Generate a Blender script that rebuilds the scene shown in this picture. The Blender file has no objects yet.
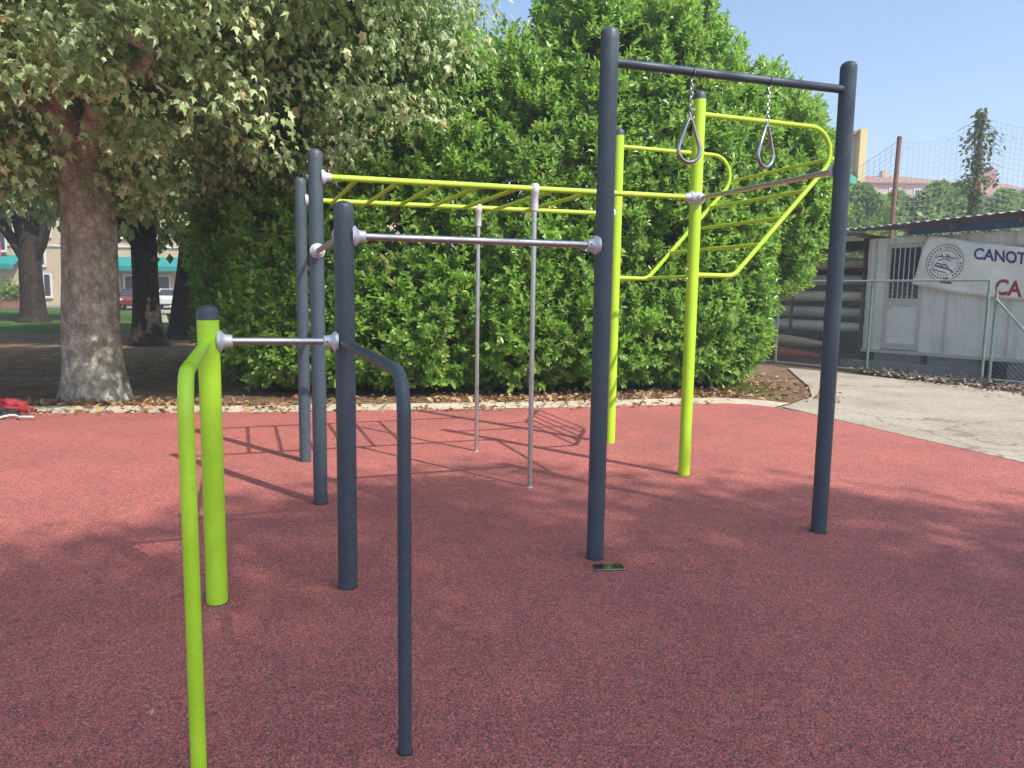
import bpy, math, random
import numpy as np
from mathutils import Vector, Matrix, noise as mnoise
R = math.radians
random.seed(7); rng = np.random.default_rng(11)
sc = bpy.context.scene
col = sc.collection

# ------------------------------------------------------------ camera, light, exposure
CAMH = 1.45
pt, rl = R(6.8), R(.85)
F_ = Vector((0, math.cos(pt), -math.sin(pt))); R0 = Vector((1, 0, 0)); U0 = R0.cross(F_)
R_ = R0*math.cos(rl) + U0*math.sin(rl); U_ = -R0*math.sin(rl) + U0*math.cos(rl)
cam_d = bpy.data.cameras.new('camera'); cam = bpy.data.objects.new('camera', cam_d); col.objects.link(cam)
cam_d.sensor_width = 36; cam_d.lens = 745/1024*36; cam_d.clip_end = 2000; cam_d.clip_start = .05
M3 = Matrix((R_, U_, -F_)).transposed(); cam.matrix_world = Matrix.Translation((0, 0, CAMH)) @ M3.to_4x4()
sc.camera = cam

ELEV = R(46.5); TOSUN = Vector((.751*math.cos(ELEV), -.66*math.cos(ELEV), math.sin(ELEV))).normalized()
w = bpy.data.worlds.new('World'); sc.world = w; w.use_nodes = True
nt = w.node_tree; sky = nt.nodes.new('ShaderNodeTexSky'); sky.sky_type = 'NISHITA'; sky.sun_disc = False
sky.sun_elevation = ELEV; sky.sun_rotation = math.atan2(.751, -.66)
sky.air_density = 1.0; sky.dust_density = 2.2; sky.ozone_density = 2.6; sky.altitude = 100
nt.nodes['Background'].inputs[1].default_value = .125
nt.links.new(sky.outputs[0], nt.nodes['Background'].inputs[0])
sd = bpy.data.lights.new('sun', 'SUN'); sd.energy = 3.0; sd.angle = R(.53); sd.color = (1, .95, .86)
sun = bpy.data.objects.new('sun', sd); col.objects.link(sun); sun.rotation_euler = TOSUN.to_track_quat('Z', 'Y').to_euler()
sun.location = (20, -20, 25)
vs = sc.view_settings; vs.view_transform = 'Standard'; vs.look = 'None'; vs.gamma = 1; vs.exposure = 1.03; vs.use_curve_mapping = False

# ------------------------------------------------------------ materials
MATS = {}
def new_mat(name):
    m = bpy.data.materials.new(name); m.use_nodes = True; MATS[name] = m
    n = m.node_tree; return m, n, n.nodes['Principled BSDF']
def ramp(n, fac, stops):
    r = n.nodes.new('ShaderNodeValToRGB'); e = r.color_ramp.elements
    while len(e) < len(stops): e.new(.5)
    for k, (p, c) in enumerate(stops): e[k].position = p; e[k].color = (*c, 1)
    n.links.new(fac, r.inputs[0]); return r.outputs[0]
def tex(n, kind, scale, detail=4, rough=.6, vec=None, **kw):
    t = n.nodes.new({'noise': 'ShaderNodeTexNoise', 'vor': 'ShaderNodeTexVoronoi'}[kind])
    t.inputs['Scale'].default_value = scale
    if kind == 'noise': t.inputs['Detail'].default_value = detail; t.inputs['Roughness'].default_value = rough
    for k, v in kw.items(): setattr(t, k, v)
    if vec is None:
        g = n.nodes.new('ShaderNodeNewGeometry'); vec = g.outputs['Position']
    n.links.new(vec, t.inputs['Vector']); return t
def mixc(n, fac, a, b, mode='MIX'):
    m = n.nodes.new('ShaderNodeMix'); m.data_type = 'RGBA'; m.blend_type = mode
    for s, v in ((0, fac), (6, a), (7, b)):
        if hasattr(v, 'links') or hasattr(v, 'is_linked'): n.links.new(v, m.inputs[s])
        elif s == 0: m.inputs[0].default_value = v
        else: m.inputs[s].default_value = (*v, 1)
    return m.outputs[2]
def bump(n, b, h, dist, strength=1):
    bm = n.nodes.new('ShaderNodeBump'); bm.inputs['Distance'].default_value = dist; bm.inputs['Strength'].default_value = strength
    n.links.new(h, bm.inputs['Height']); n.links.new(bm.outputs[0], b.inputs['Normal'])
def objvec(n):
    return n.nodes.new('ShaderNodeTexCoord').outputs['Object']
def simple(name, c, rough=.6, metal=0, var=.12, scale=8, bmp=0, spec=.5, coat=0):
    m, n, b = new_mat(name)
    t = tex(n, 'noise', scale, vec=objvec(n))
    lo = tuple(x*(1-var) for x in c); hi = tuple(min(1, x*(1+var)) for x in c)
    n.links.new(ramp(n, t.outputs[0], [(.3, lo), (.7, hi)]), b.inputs['Base Color'])
    b.inputs['Roughness'].default_value = rough; b.inputs['Metallic'].default_value = metal
    b.inputs['Specular IOR Level'].default_value = spec; b.inputs['Coat Weight'].default_value = coat
    if bmp: bump(n, b, t.outputs[0], bmp)
    return m
def paint(name, c, rough=.38, dirt=(.25, .22, .18)):
    """powder-coated tube: fine orange peel, faint scuffs and grime"""
    m, n, b = new_mat(name); v = objvec(n)
    t = tex(n, 'noise', 5, 6, .65, vec=v); s = tex(n, 'noise', 60, 5, .7, vec=v)
    k = ramp(n, s.outputs[0], [(.57, (0, 0, 0)), (.74, (.4, .4, .4))])
    base = ramp(n, t.outputs[0], [(.3, tuple(x*.9 for x in c)), (.7, tuple(min(1, x*1.08) for x in c))])
    n.links.new(mixc(n, k, base, dirt), b.inputs['Base Color'])
    n.links.new(ramp(n, t.outputs[0], [(.3, (rough-.08,)*3), (.7, (rough+.12,)*3)]), b.inputs['Roughness'])
    p = tex(n, 'noise', 900, 2, .5, vec=v); bump(n, b, p.outputs[0], .0006, .6)
    return m
navy = paint('navy_paint', (.050, .074, .095), .40)
lime = paint('lime_paint', (.46, .80, .035), .34, (.25, .3, .05))
lime2 = paint('yellow_green_paint', (.42, .66, .03), .36, (.3, .3, .05))
steel = simple('brushed_steel', (.52, .53, .54), .40, 1, .12, 30)
chrome = simple('polished_steel', (.42, .42, .43), .28, 1, .08, 30)
cast = simple('cast_aluminium', (.62, .64, .68), .42, .35, .08, 40)
capm = simple('black_rubber_cap', (.06, .07, .085), .45, 0, .15, 30)
dark = simple('dark_plastic', (.02, .02, .022), .4)
black = simple('black_rubber', (.012, .012, .012), .7)

def rubber():
    m, n, b = new_mat('red_rubber_granules')
    g = n.nodes.new('ShaderNodeNewGeometry').outputs['Position']
    v = tex(n, 'vor', 210, vec=g); v2 = tex(n, 'vor', 120, vec=g)
    sep = n.nodes.new('ShaderNodeSeparateColor'); n.links.new(v.outputs['Color'], sep.inputs[0])
    c = ramp(n, sep.outputs[0], [(0, (.09, .065, .085)), (.18, (.12, .085, .105)), (.25, (.32, .085, .078)), (.6, (.56, .147, .108)), (.85, (.63, .20, .145)), (1, (.66, .34, .30))])
    sep2 = n.nodes.new('ShaderNodeSeparateColor'); n.links.new(v2.outputs['Color'], sep2.inputs[0])
    c = mixc(n, ramp(n, sep2.outputs[1], [(.70, (0, 0, 0)), (.9, (.55, .55, .55))]), c, (.17, .09, .10))
    big = tex(n, 'noise', .9, 5, .65, vec=g)
    c = mixc(n, 1, c, ramp(n, big.outputs[0], [(.3, (.80, .80, .84)), (.7, (1.14, 1.08, 1.03))]), 'MULTIPLY')
    mid = tex(n, 'noise', 9, 5, .7, vec=g)
    c = mixc(n, 1, c, ramp(n, mid.outputs[0], [(.3, (.88, .88, .9)), (.7, (1.08, 1.08, 1.08))]), 'MULTIPLY')
    n.links.new(c, b.inputs['Base Color']); b.inputs['Roughness'].default_value = .8; b.inputs['Specular IOR Level'].default_value = .3
    bump(n, b, v.outputs['Distance'], .004, .7); return m
rubber_m = rubber()

def groundmat(name, stops, sc1, sc2, bmp=.02, speck=None):
    m, n, b = new_mat(name)
    g = n.nodes.new('ShaderNodeNewGeometry').outputs['Position']
    a = tex(n, 'noise', sc1, 6, .65, vec=g); f = tex(n, 'noise', sc2, 8, .75, vec=g)
    c = ramp(n, a.outputs[0], stops)
    c = mixc(n, 1, c, ramp(n, f.outputs[0], [(.3, (.62, .62, .62)), (.7, (1.3, 1.3, 1.3))]), 'MULTIPLY')
    if speck:
        v = tex(n, 'vor', 22, vec=g); s = n.nodes.new('ShaderNodeSeparateColor'); n.links.new(v.outputs['Color'], s.inputs[0])
        c = mixc(n, ramp(n, s.outputs[0], [(.72, (0, 0, 0)), (.8, (.8, .8, .8))]), c, speck)
    n.links.new(c, b.inputs['Base Color']); b.inputs['Roughness'].default_value = .95; b.inputs['Specular IOR Level'].default_value = .15
    bump(n, b, f.outputs[0], bmp); return m
dirt_m = groundmat('dry_soil', [(.35, (.14, .085, .055)), (.5, (.21, .14, .09)), (.65, (.30, .21, .135))], 1.6, 30, .03, (.26, .17, .09))
sand_m = groundmat('pale_kerb_concrete', [(.35, (.46, .39, .31)), (.65, (.62, .55, .45))], 2.2, 40, .01)
conc_m = groundmat('worn_concrete', [(.3, (.30, .26, .20)), (.5, (.39, .34, .275)), (.7, (.46, .405, .33))], .8, 18, .006)
def add_cracks(m):
    n = m.node_tree; b = n.nodes['Principled BSDF']; src = b.inputs['Base Color'].links[0].from_socket
    g = n.nodes.new('ShaderNodeNewGeometry').outputs['Position']; w_ = tex(n, 'noise', 1.2, 5, .7, vec=g)
    ad = n.nodes.new('ShaderNodeVectorMath'); ad.operation = 'MULTIPLY_ADD'; ad.inputs[1].default_value = (.7, .7, .7); n.links.new(w_.outputs['Color'], ad.inputs[0]); n.links.new(g, ad.inputs[2])
    v = tex(n, 'vor', .42, vec=ad.outputs[0], feature='DISTANCE_TO_EDGE')
    n.links.new(mixc(n, ramp(n, v.outputs['Distance'], [(0, (.75, .75, .75)), (.012, (0, 0, 0))]), src, (.14, .11, .08)), b.inputs['Base Color'])
add_cracks(conc_m)
lawn_m = groundmat('lawn_grass', [(.35, (.045, .085, .02)), (.65, (.10, .17, .035))], .6, 22, .04)
asph_m = groundmat('pale_paving', [(.35, (.22, .2, .185)), (.65, (.30, .28, .26))], .6, 12, .005)

def leafmat(name, stops, rough=.45, trans=.3, spec=.5, tint=(.5, .75, .12), dead=None):
    m, n, b = new_mat(name)
    g = n.nodes.new('ShaderNodeNewGeometry')
    c = ramp(n, g.outputs['Random Per Island'], stops)
    pt_ = tex(n, 'noise', .9, 3, .5, vec=g.outputs['Position'])
    c = mixc(n, 1, c, ramp(n, pt_.outputs[0], [(.3, (.82, .86, .9)), (.7, (1.14, 1.14, 1.0))]), 'MULTIPLY')
    if dead:
        dn = tex(n, 'noise', 1.5, 5, .75, vec=g.outputs['Position']); sp = n.nodes.new('ShaderNodeMath'); sp.operation = 'MULTIPLY_ADD'; sp.inputs[1].default_value = .25
        n.links.new(g.outputs['Random Per Island'], sp.inputs[0]); n.links.new(dn.outputs[0], sp.inputs[2])
        c = mixc(n, ramp(n, sp.outputs[0], [(.74, (0, 0, 0)), (.84, (.85, .85, .85))]), c, dead)
    n.links.new(c, b.inputs['Base Color']); b.inputs['Roughness'].default_value = rough; b.inputs['Specular IOR Level'].default_value = spec
    t = n.nodes.new('ShaderNodeBsdfTranslucent'); n.links.new(mixc(n, .45, c, tint), t.inputs[0])
    mx = n.nodes.new('ShaderNodeMixShader'); mx.inputs[0].default_value = trans
    n.links.new(b.outputs[0], mx.inputs[1]); n.links.new(t.outputs[0], mx.inputs[2])
    n.links.new(mx.outputs[0], n.nodes['Material Output'].inputs[0]); return m
laurel_m = leafmat('laurel_leaf', [(0, (.10, .21, .03)), (.4, (.16, .32, .045)), (.75, (.25, .43, .07)), (.93, (.34, .49, .10)), (.97, (.32, .28, .11)), (1, (.36, .24, .13))], .32, .45, .6, (.5, .85, .12), (.30, .24, .13))
plane_m = leafmat('plane_leaf', [(0, (.16, .24, .08)), (.4, (.32, .42, .18)), (.75, (.50, .58, .30)), (.95, (.66, .68, .42)), (.98, (.44, .36, .17)), (1, (.44, .30, .14))], .42, .36, .5, (.34, .62, .10))
far_m = leafmat('far_leaf', [(0, (.13, .23, .08)), (.5, (.20, .33, .11)), (1, (.30, .42, .16))], .5, .3, .4)
litter_m = leafmat('dry_leaf', [(0, (.16, .08, .04)), (.35, (.28, .15, .08)), (.7, (.40, .25, .14)), (1, (.50, .36, .22))], .8, .1, .2, (.3, .2, .1))
grass_m = leafmat('grass_blade', [(0, (.09, .14, .03)), (.6, (.17, .24, .05)), (1, (.30, .30, .11))], .6, .3, .3)

def bark(name, a, b_, c_):
    m, n, b = new_mat(name); v = objvec(n)
    mp = n.nodes.new('ShaderNodeMapping'); mp.inputs['Scale'].default_value = (1, 1, .75); n.links.new(v, mp.inputs[0])
    t = tex(n, 'noise', 7, 5, .7, vec=mp.outputs[0]); f = tex(n, 'noise', 38, 5, .7, vec=mp.outputs[0]); vo = tex(n, 'vor', 13, vec=mp.outputs[0])
    c = ramp(n, t.outputs[0], [(.36, a), (.5, b_), (.62, c_)])
    c = mixc(n, 1, c, ramp(n, f.outputs[0], [(.3, (.6, .6, .6)), (.7, (1.3, 1.3, 1.3))]), 'MULTIPLY')
    c = mixc(n, 1, c, ramp(n, vo.outputs['Distance'], [(0, (1.15, 1.15, 1.15)), (.7, (.8, .8, .8))]), 'MULTIPLY')
    n.links.new(c, b.inputs['Base Color']); b.inputs['Roughness'].default_value = .9; b.inputs['Specular IOR Level'].default_value = .2
    bump(n, b, f.outputs[0], .03); return m
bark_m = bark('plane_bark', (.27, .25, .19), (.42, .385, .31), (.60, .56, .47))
bark2_m = bark('dark_shaded_bark', (.035, .028, .022), (.055, .042, .032), (.085, .065, .05))  # dark stems; for the background planes, crown shade is put into this bark colour

# ------------------------------------------------------------ mesh helpers
class MB:
    def __init__(s): s.v = []; s.f = []
    def add(s, vs, fs):
        k = len(s.v); s.v += [tuple(p) for p in vs]; s.f += [tuple(i+k for i in f) for f in fs]; return s
    def box(s, c, size, rot=0, ax=None):
        c = Vector(c); hx, hy, hz = [q/2 for q in size]
        if ax is None: X = Vector((math.cos(rot), math.sin(rot), 0)); Y = Vector((-math.sin(rot), math.cos(rot), 0)); Z = Vector((0, 0, 1))
        else: X, Y, Z = ax
        vs = [c + X*a*hx + Y*b*hy + Z*d*hz for d in (-1, 1) for b in (-1, 1) for a in (-1, 1)]
        return s.add(vs, [(0, 2, 3, 1), (4, 5, 7, 6), (0, 1, 5, 4), (2, 6, 7, 3), (0, 4, 6, 2), (1, 3, 7, 5)])
    def tube(s, path, r, seg=12, closed=False, caps=True):
        P = [Vector(p) for p in path]; n = len(P)
        rr = r if hasattr(r, '__len__') else [r]*n
        up = None; rings = []
        for i in range(n):
            if closed: t = (P[(i+1) % n]-P[i-1])
            else: t = P[min(i+1, n-1)]-P[max(i-1, 0)]
            t.normalize()
            if up is None: up = Vector((0, 0, 1)) if abs(t.z) < .9 else Vector((1, 0, 0))
            x = up - t*up.dot(t)
            if x.length < 1e-4: x = t.orthogonal()
            x.normalize(); up = x; y = t.cross(x)
            rings.append([P[i] + (x*math.cos(2*math.pi*k/seg)+y*math.sin(2*math.pi*k/seg))*rr[i] for k in range(seg)])
        vs = [p for rg in rings for p in rg]; fs = []
        for i in range(n if closed else n-1):
            j = (i+1) % n
            for k in range(seg): fs.append((i*seg+k, i*seg+(k+1) % seg, j*seg+(k+1) % seg, j*seg+k))
        if caps and not closed: fs.append(tuple(range(seg))[::-1]); fs.append(tuple((n-1)*seg+k for k in range(seg)))
        return s.add(vs, fs)
    def lathe(s, p0, axis, prof, seg=20):
        a = Vector(axis).normalized(); x = a.orthogonal().normalized(); y = a.cross(x); p0 = Vector(p0)
        vs = [p0 + a*t + (x*math.cos(2*math.pi*k/seg)+y*math.sin(2*math.pi*k/seg))*max(r, 1e-4) for t, r in prof for k in range(seg)]
        fs = [(i*seg+k, i*seg+(k+1) % seg, (i+1)*seg+(k+1) % seg, (i+1)*seg+k) for i in range(len(prof)-1) for k in range(seg)]
        fs.append(tuple(range(seg))[::-1]); fs.append(tuple((len(prof)-1)*seg+k for k in range(seg)))
        return s.add(vs, fs)
    def prism(s, poly, z0, z1):
        n = len(poly); vs = [(x, y, z0) for x, y in poly]+[(x, y, z1) for x, y in poly]
        return s.add(vs, [tuple(range(n))[::-1], tuple(range(n, 2*n))]+[(i, (i+1) % n, n+(i+1) % n, n+i) for i in range(n)])
    def slab(s, pts, depth):
        """extrude a planar polygon (3-D points) by vector depth"""
        n = len(pts); P = [Vector(p) for p in pts]; D = Vector(depth)
        return s.add(P+[p+D for p in P], [tuple(range(n))[::-1], tuple(range(n, 2*n))]+[(i, (i+1) % n, n+(i+1) % n, n+i) for i in range(n)])
    def build(s, name, mat, parent=None, loc=None, smooth=True, bevel=0):
        return link(name, s.v, s.f, mat, parent, loc, smooth, bevel)
def wloc(o):
    p = Vector((0, 0, 0))
    while o is not None: p += o.location; o = o.parent
    return p
def link(name, v, f, mat, parent=None, loc=None, smooth=True, bevel=0):
    """v in world coordinates; the object's origin is loc (its base) or its parent's"""
    o0 = wloc(parent) if parent else Vector(loc or (0, 0, 0))
    me = bpy.data.meshes.new(name); me.from_pydata([tuple(Vector(p)-o0) for p in v], [], f); me.update()
    if mat: me.materials.append(mat)
    if smooth: me.shade_smooth(); me.set_sharp_from_angle(angle=R(40))
    o = bpy.data.objects.new(name, me); col.objects.link(o)
    if parent: o.parent = parent
    else: o.location = o0
    if bevel:
        md = o.modifiers.new('bevel', 'BEVEL'); md.width = bevel; md.segments = 2; md.limit_method = 'ANGLE'
    return o
def thing(name, label, cat, loc=(0, 0, 0), group=None):
    o = bpy.data.objects.new(name, None); col.objects.link(o); o.location = loc; o.empty_display_size = .2
    return tag(o, label, cat, group)
def tag(o, label, cat, group=None, kind=None):
    o['label'] = label; o['category'] = cat
    if group: o['group'] = group
    if kind: o['kind'] = kind
    return o
def struct(o): o['kind'] = 'structure'; return o
KIDS = {}
def copy_tree(o, parent=None):
    c = o.copy(); col.objects.link(c); c.parent = parent
    for ch in list(o.children): copy_tree(ch, c)
    return c

# leaf templates: (width, along, normal) and faces
T_LAUREL = (np.array([(0, 0, 0), (.19, .28, .05), (.23, .68, .06), (0, 1, -.08), (-.23, .68, .06), (-.19, .28, .05)]), [(0, 1, 2, 3), (0, 3, 4, 5)])
T_PLANE = (np.array([(0, 0, 0), (.34, -.04, -.06), (.30, .18, .02), (.56, .44, -.14), (.26, .50, .02), (0, 1, -.16), (-.26, .50, .02), (-.56, .44, -.14), (-.30, .18, .02), (-.34, -.04, -.06), (0, .36, .09)]),
           [(0, 1, 2, 10), (2, 3, 4, 10), (4, 5, 10), (5, 6, 10), (6, 7, 8, 10), (8, 9, 0, 10)])
T_SIMPLE = (np.array([(0, 0, 0), (.35, .5, .06), (0, 1, 0), (-.35, .5, .06)]), [(0, 1, 2, 3)])
T_DIAM = (np.array([(0, 0, 0), (.42, .45, .1), (0, 1, -.05), (-.42, .45, .1)]), [(0, 1, 2), (0, 2, 3)])
T_BLADE = (np.array([(-.05, 0, 0), (.05, 0, 0), (.035, .6, .05), (0, 1, .25), (-.035, .6, .05)]), [(0, 1, 2, 3, 4)])
def unit(a): return a/np.maximum(np.linalg.norm(a, axis=1, keepdims=True), 1e-9)
def leaf_cloud(name, P, D, N, S, tpl, mat, parent=None, loc=None, fold=0):
    tv, tf = tpl; D = unit(D); N = unit(N - D*np.sum(N*D, 1, keepdims=True)); X = np.cross(D, N)
    if fold: X = X*(1-fold*rng.random((len(P), 1))); N = N*(1+2.4*fold*rng.normal(size=(len(P), 1)))
    o0 = np.array(wloc(parent) if parent else (loc or (0, 0, 0)))
    n, k = len(P), len(tv)
    V = P[:, None, :] + S[:, None, None]*(tv[None, :, 0, None]*X[:, None]+tv[None, :, 1, None]*D[:, None]+tv[None, :, 2, None]*N[:, None]) - o0
    fl = np.concatenate([np.array(f) for f in tf]); tot = np.array([len(f) for f in tf])
    loops = (np.arange(n)[:, None]*k + fl[None]).ravel(); totals = np.tile(tot, n); starts = np.concatenate([[0], np.cumsum(totals)[:-1]])
    me = bpy.data.meshes.new(name); me.vertices.add(n*k); me.vertices.foreach_set('co', V.astype(np.float32).ravel())
    me.loops.add(len(loops)); me.loops.foreach_set('vertex_index', loops.astype(np.int32))
    me.polygons.add(len(totals)); me.polygons.foreach_set('loop_start', starts.astype(np.int32)); me.polygons.foreach_set('loop_total', totals.astype(np.int32))
    me.update(calc_edges=True); me.validate(); me.materials.append(mat)
    o = bpy.data.objects.new(name, me); col.objects.link(o)
    if parent: o.parent = parent
    elif loc: o.location = loc
    return o
def rnd(n): return unit(rng.normal(size=(n, 3)))

# ------------------------------------------------------------ frames of reference
A20 = R(20)
def E(u, v, z=0): return Vector((u*math.cos(A20)-v*math.sin(A20), u*math.sin(A20)+v*math.cos(A20), z))
UX, VX, ZX = E(1, 0), E(0, 1), Vector((0, 0, 1))
FD = Vector((.567, -.824, 0)); FN = Vector((.824, .567, 0)); FO = Vector((6.0, 16.96, 0))
def S(a, off=0, z=0): return FO + FD*a + FN*off + Vector((0, 0, z))
SAX = (FD, FN, ZX)

# ------------------------------------------------------------ setting: ground, rubber, kerb, concrete, lawn
g = MB(); g.add([(-400, -60, -.034), (400, -60, -.034), (400, 600, -.034), (-400, 600, -.034)], [(0, 1, 2, 3)]); struct(g.build('ground', dirt_m, smooth=False))
edge = [(-16, 6.9), (-9.2, 7.95), (-5.96, 8.56), (-3.14, 8.9), (.64, 9.66), (2.62, 10.2), (3.0, 10.28), (3.3, 10.2), (3.55, 9.98), (3.8, 9.55), (4.16, 8.3), (4.68, 6.66), (5.45, 4.2), (7.3, -1.2), (8.4, -4.5)]
struct(MB().prism([(-14, -9), (8.4, -9)]+edge[::-1], -.03, 0).build('rubber_floor', rubber_m, smooth=False))
def offset_strip(line, d0, d1, z0, z1):
    L = [Vector((x, y, 0)) for x, y in line]; a = []; b = []
    for i, p in enumerate(L):
        t = (L[min(i+1, len(L)-1)]-L[max(i-1, 0)]).normalized(); n_ = Vector((-t.y, t.x, 0)); a.append(p+n_*d0); b.append(p+n_*d1)
    m = MB()
    for i in range(len(L)-1):
        q = [a[i], a[i+1], b[i+1], b[i]]; m.add([(p.x, p.y, z1) for p in q]+[(p.x, p.y, z0) for p in q], [(0, 1, 2, 3), (4, 7, 6, 5), (0, 4, 5, 1), (3, 2, 6, 7)])
    return m
struct(offset_strip(edge[:9], .004, .58, -.03, -.004).build('kerb_strip', sand_m, smooth=False))
cpoly = [(3.70, 10.05), (3.86, 9.55), (4.22, 8.3), (4.74, 6.66), (5.5, 4.2), (7.36, -1.2), (8.5, -6), (22, -6), (22, 2), (10.2, 8.2), (8.6, 11.1), (7.7, 13.2), (6.6, 15.0), (5.9, 15.9), (5.5, 14.4), (5.05, 12.6), (4.55, 11.2)]
struct(MB().prism(cpoly, -.03, -.008).build('concrete_path', conc_m, smooth=False))
g = MB(); g.add([(-90, 25, -.026), (-3, 25, -.026), (6, 57, -.026), (-110, 57, -.026)], [(0, 1, 2, 3)]); struct(g.build('lawn', lawn_m, smooth=False))
struct(MB().box((-40, 60, -.02), (150, 6, .1)).build('pavement', asph_m, smooth=False))
#g = MB(); g.add([(-19, 30, -.02), (-15.5, 30, -.02), (-13, 24, -.02), (-9, 20, -.02), (-13, 20, -.02), (-17, 25, -.02)], [(0, 1, 2, 3, 4, 5)]); struct(g.build('footpath', asph_m, smooth=False))

# ------------------------------------------------------------ workout rig
rig = thing('workout_frame', 'blue and yellow-green steel outdoor gym frame with bars and ladder, standing on red rubber', 'exercise frame', tuple(E(1.8, 4.6)))
PR = .0475
def post(u, v, h, mat, capcol=capm):
    p = E(u, v)
    o = MB().lathe((p.x, p.y, -.02), (0, 0, 1), [(0, PR), (h-.018, PR)], 28).build('post', mat, rig)
    MB().lathe((p.x, p.y, h-.04), (0, 0, 1), [(0, PR+.0006), (.034, PR-.0003)]+[(.034+.034*math.sin(t), (PR-.001)*math.cos(t)) for t in (.3, .6, .9, 1.2, 1.45, 1.57)], 28).build('cap', capcol, o)
    b = MB()
    b.lathe((p.x, p.y, -.002), (0, 0, 1), [(0, PR+.004), (.004, PR+.003)], 28)
    b.build('base_ring', black, o)
    return o
P0, P1, P2 = 3.615, 5.165, 6.54
pg = post(-.14, P0, 1.36, lime); pp = post(.465, P0, 1.85, navy); pr1 = post(1.824, P0, 2.80, navy); pr2 = post(3.385, P0, 2.81, navy)
pmB = post(.485, P1, 2.355, navy); pmA = post(.49, P2, 2.365, navy); pyB = post(3.40, P1, 3.02, lime2); pyA = post(3.43, P2, 3.01, lime2)
POSTOF = {}
def clamp(u, v, z, d, par, L=.062, r=.019):
    """cast bell fitting from post surface along direction d"""
    d = Vector(d).normalized(); c = E(u, v, z) + d*(PR-.012)
    o = MB().lathe(c, d, [(0, .048), (.014, .050), (.020, .044), (.030, .032), (.042, r+.010), (L, r+.009), (L+.004, r+.003)], 24).build('clamp', cast, par)
    s_ = d.cross(ZX)
    if s_.length < .1: s_ = UX
    s_.normalize()
    MB().lathe(c+d*.05+s_*(-(r+.006)), -s_, [(0, .005), (.006, .0045)], 8).build('screw', dark, o)
    return o
def bar(a, b, r, mat, par, name, seg=16):
    return MB().tube([a, b], r, seg).build(name, mat, par)
bar(E(-.14+PR, P0, 1.225), E(.465-PR, P0, 1.22), .0165, steel, rig, 'low_bar'); clamp(-.14, P0, 1.225, UX, pg); clamp(.465, P0, 1.22, -UX, pp)
bar(E(.465+PR, P0, 1.715), E(1.824-PR, P0, 1.72), .0175, steel, rig, 'pull_up_bar'); clamp(.465, P0, 1.715, UX, pp); clamp(1.824, P0, 1.72, -UX, pr1)
bar(E(.475, P0+PR, 1.725), E(.485, P1-PR, 1.72), .0175, steel, rig, 'pull_up_bar'); clamp(.465, P0, 1.725, VX, pp); clamp(.485, P1, 1.72, -VX, pmB)
bar(E(1.824+PR-.005, P0, 2.655), E(3.385-PR+.005, P0, 2.675), .0235, navy, rig, 'ring_beam')
sb = bar(E(3.40, P1-PR, 2.225), E(3.39, P0+PR, 2.22), .0175, steel, rig, 'pull_up_bar'); clamp(3.40, P1, 2.225, -VX, pyB); clamp(3.385, P0, 2.22, VX, pr2)
# collar at front yellow post
c_ = E(3.40, P1, 2.225)
MB().lathe((c_.x, c_.y, 2.185), (0, 0, 1), [(0, PR+.003), (.004, PR+.009), (.076, PR+.009), (.08, PR+.003)], 28).build('collar', cast, pyB)
# ladder
lad = bar(E(.485+PR, P1, 2.205), E(3.40-PR, P1, 2.235), .0205, lime2, rig, 'overhead_ladder')
bar(E(.49+PR, P2, 2.21), E(3.43-PR, P2, 2.24), .0205, lime2, lad, 'rail')
for k in range(7):
    uu = .76+.282*k; bar(E(uu, P1+.012, 2.208), E(uu, P2-.012, 2.212), .0155, lime2, lad, 'rung', 12)
clamp(.485, P1, 2.205, UX, pmB); clamp(.49, P2, 2.21, UX, pmA); clamp(3.40, P1, 2.235, -UX, pyB); clamp(3.43, P2, 2.24, -UX, pyA)
for vv in (P1, P2):
    p = bar(E(2.035, vv, 0), E(2.035, vv, 2.10), .0185, steel, rig, 'climbing_pole')
    c = E(2.035, vv)
    MB().lathe((c.x, c.y, 2.06), ZX, [(0, .022), (.004, .027), (.125, .027), (.13, .031), (.19, .031), (.196, .026)], 20).build('sleeve', cast, p)
    MB().lathe((c.x, c.y, 0.0), ZX, [(0, .026), (.006, .024)], 20).build('foot_ring', steel, p)
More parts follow.
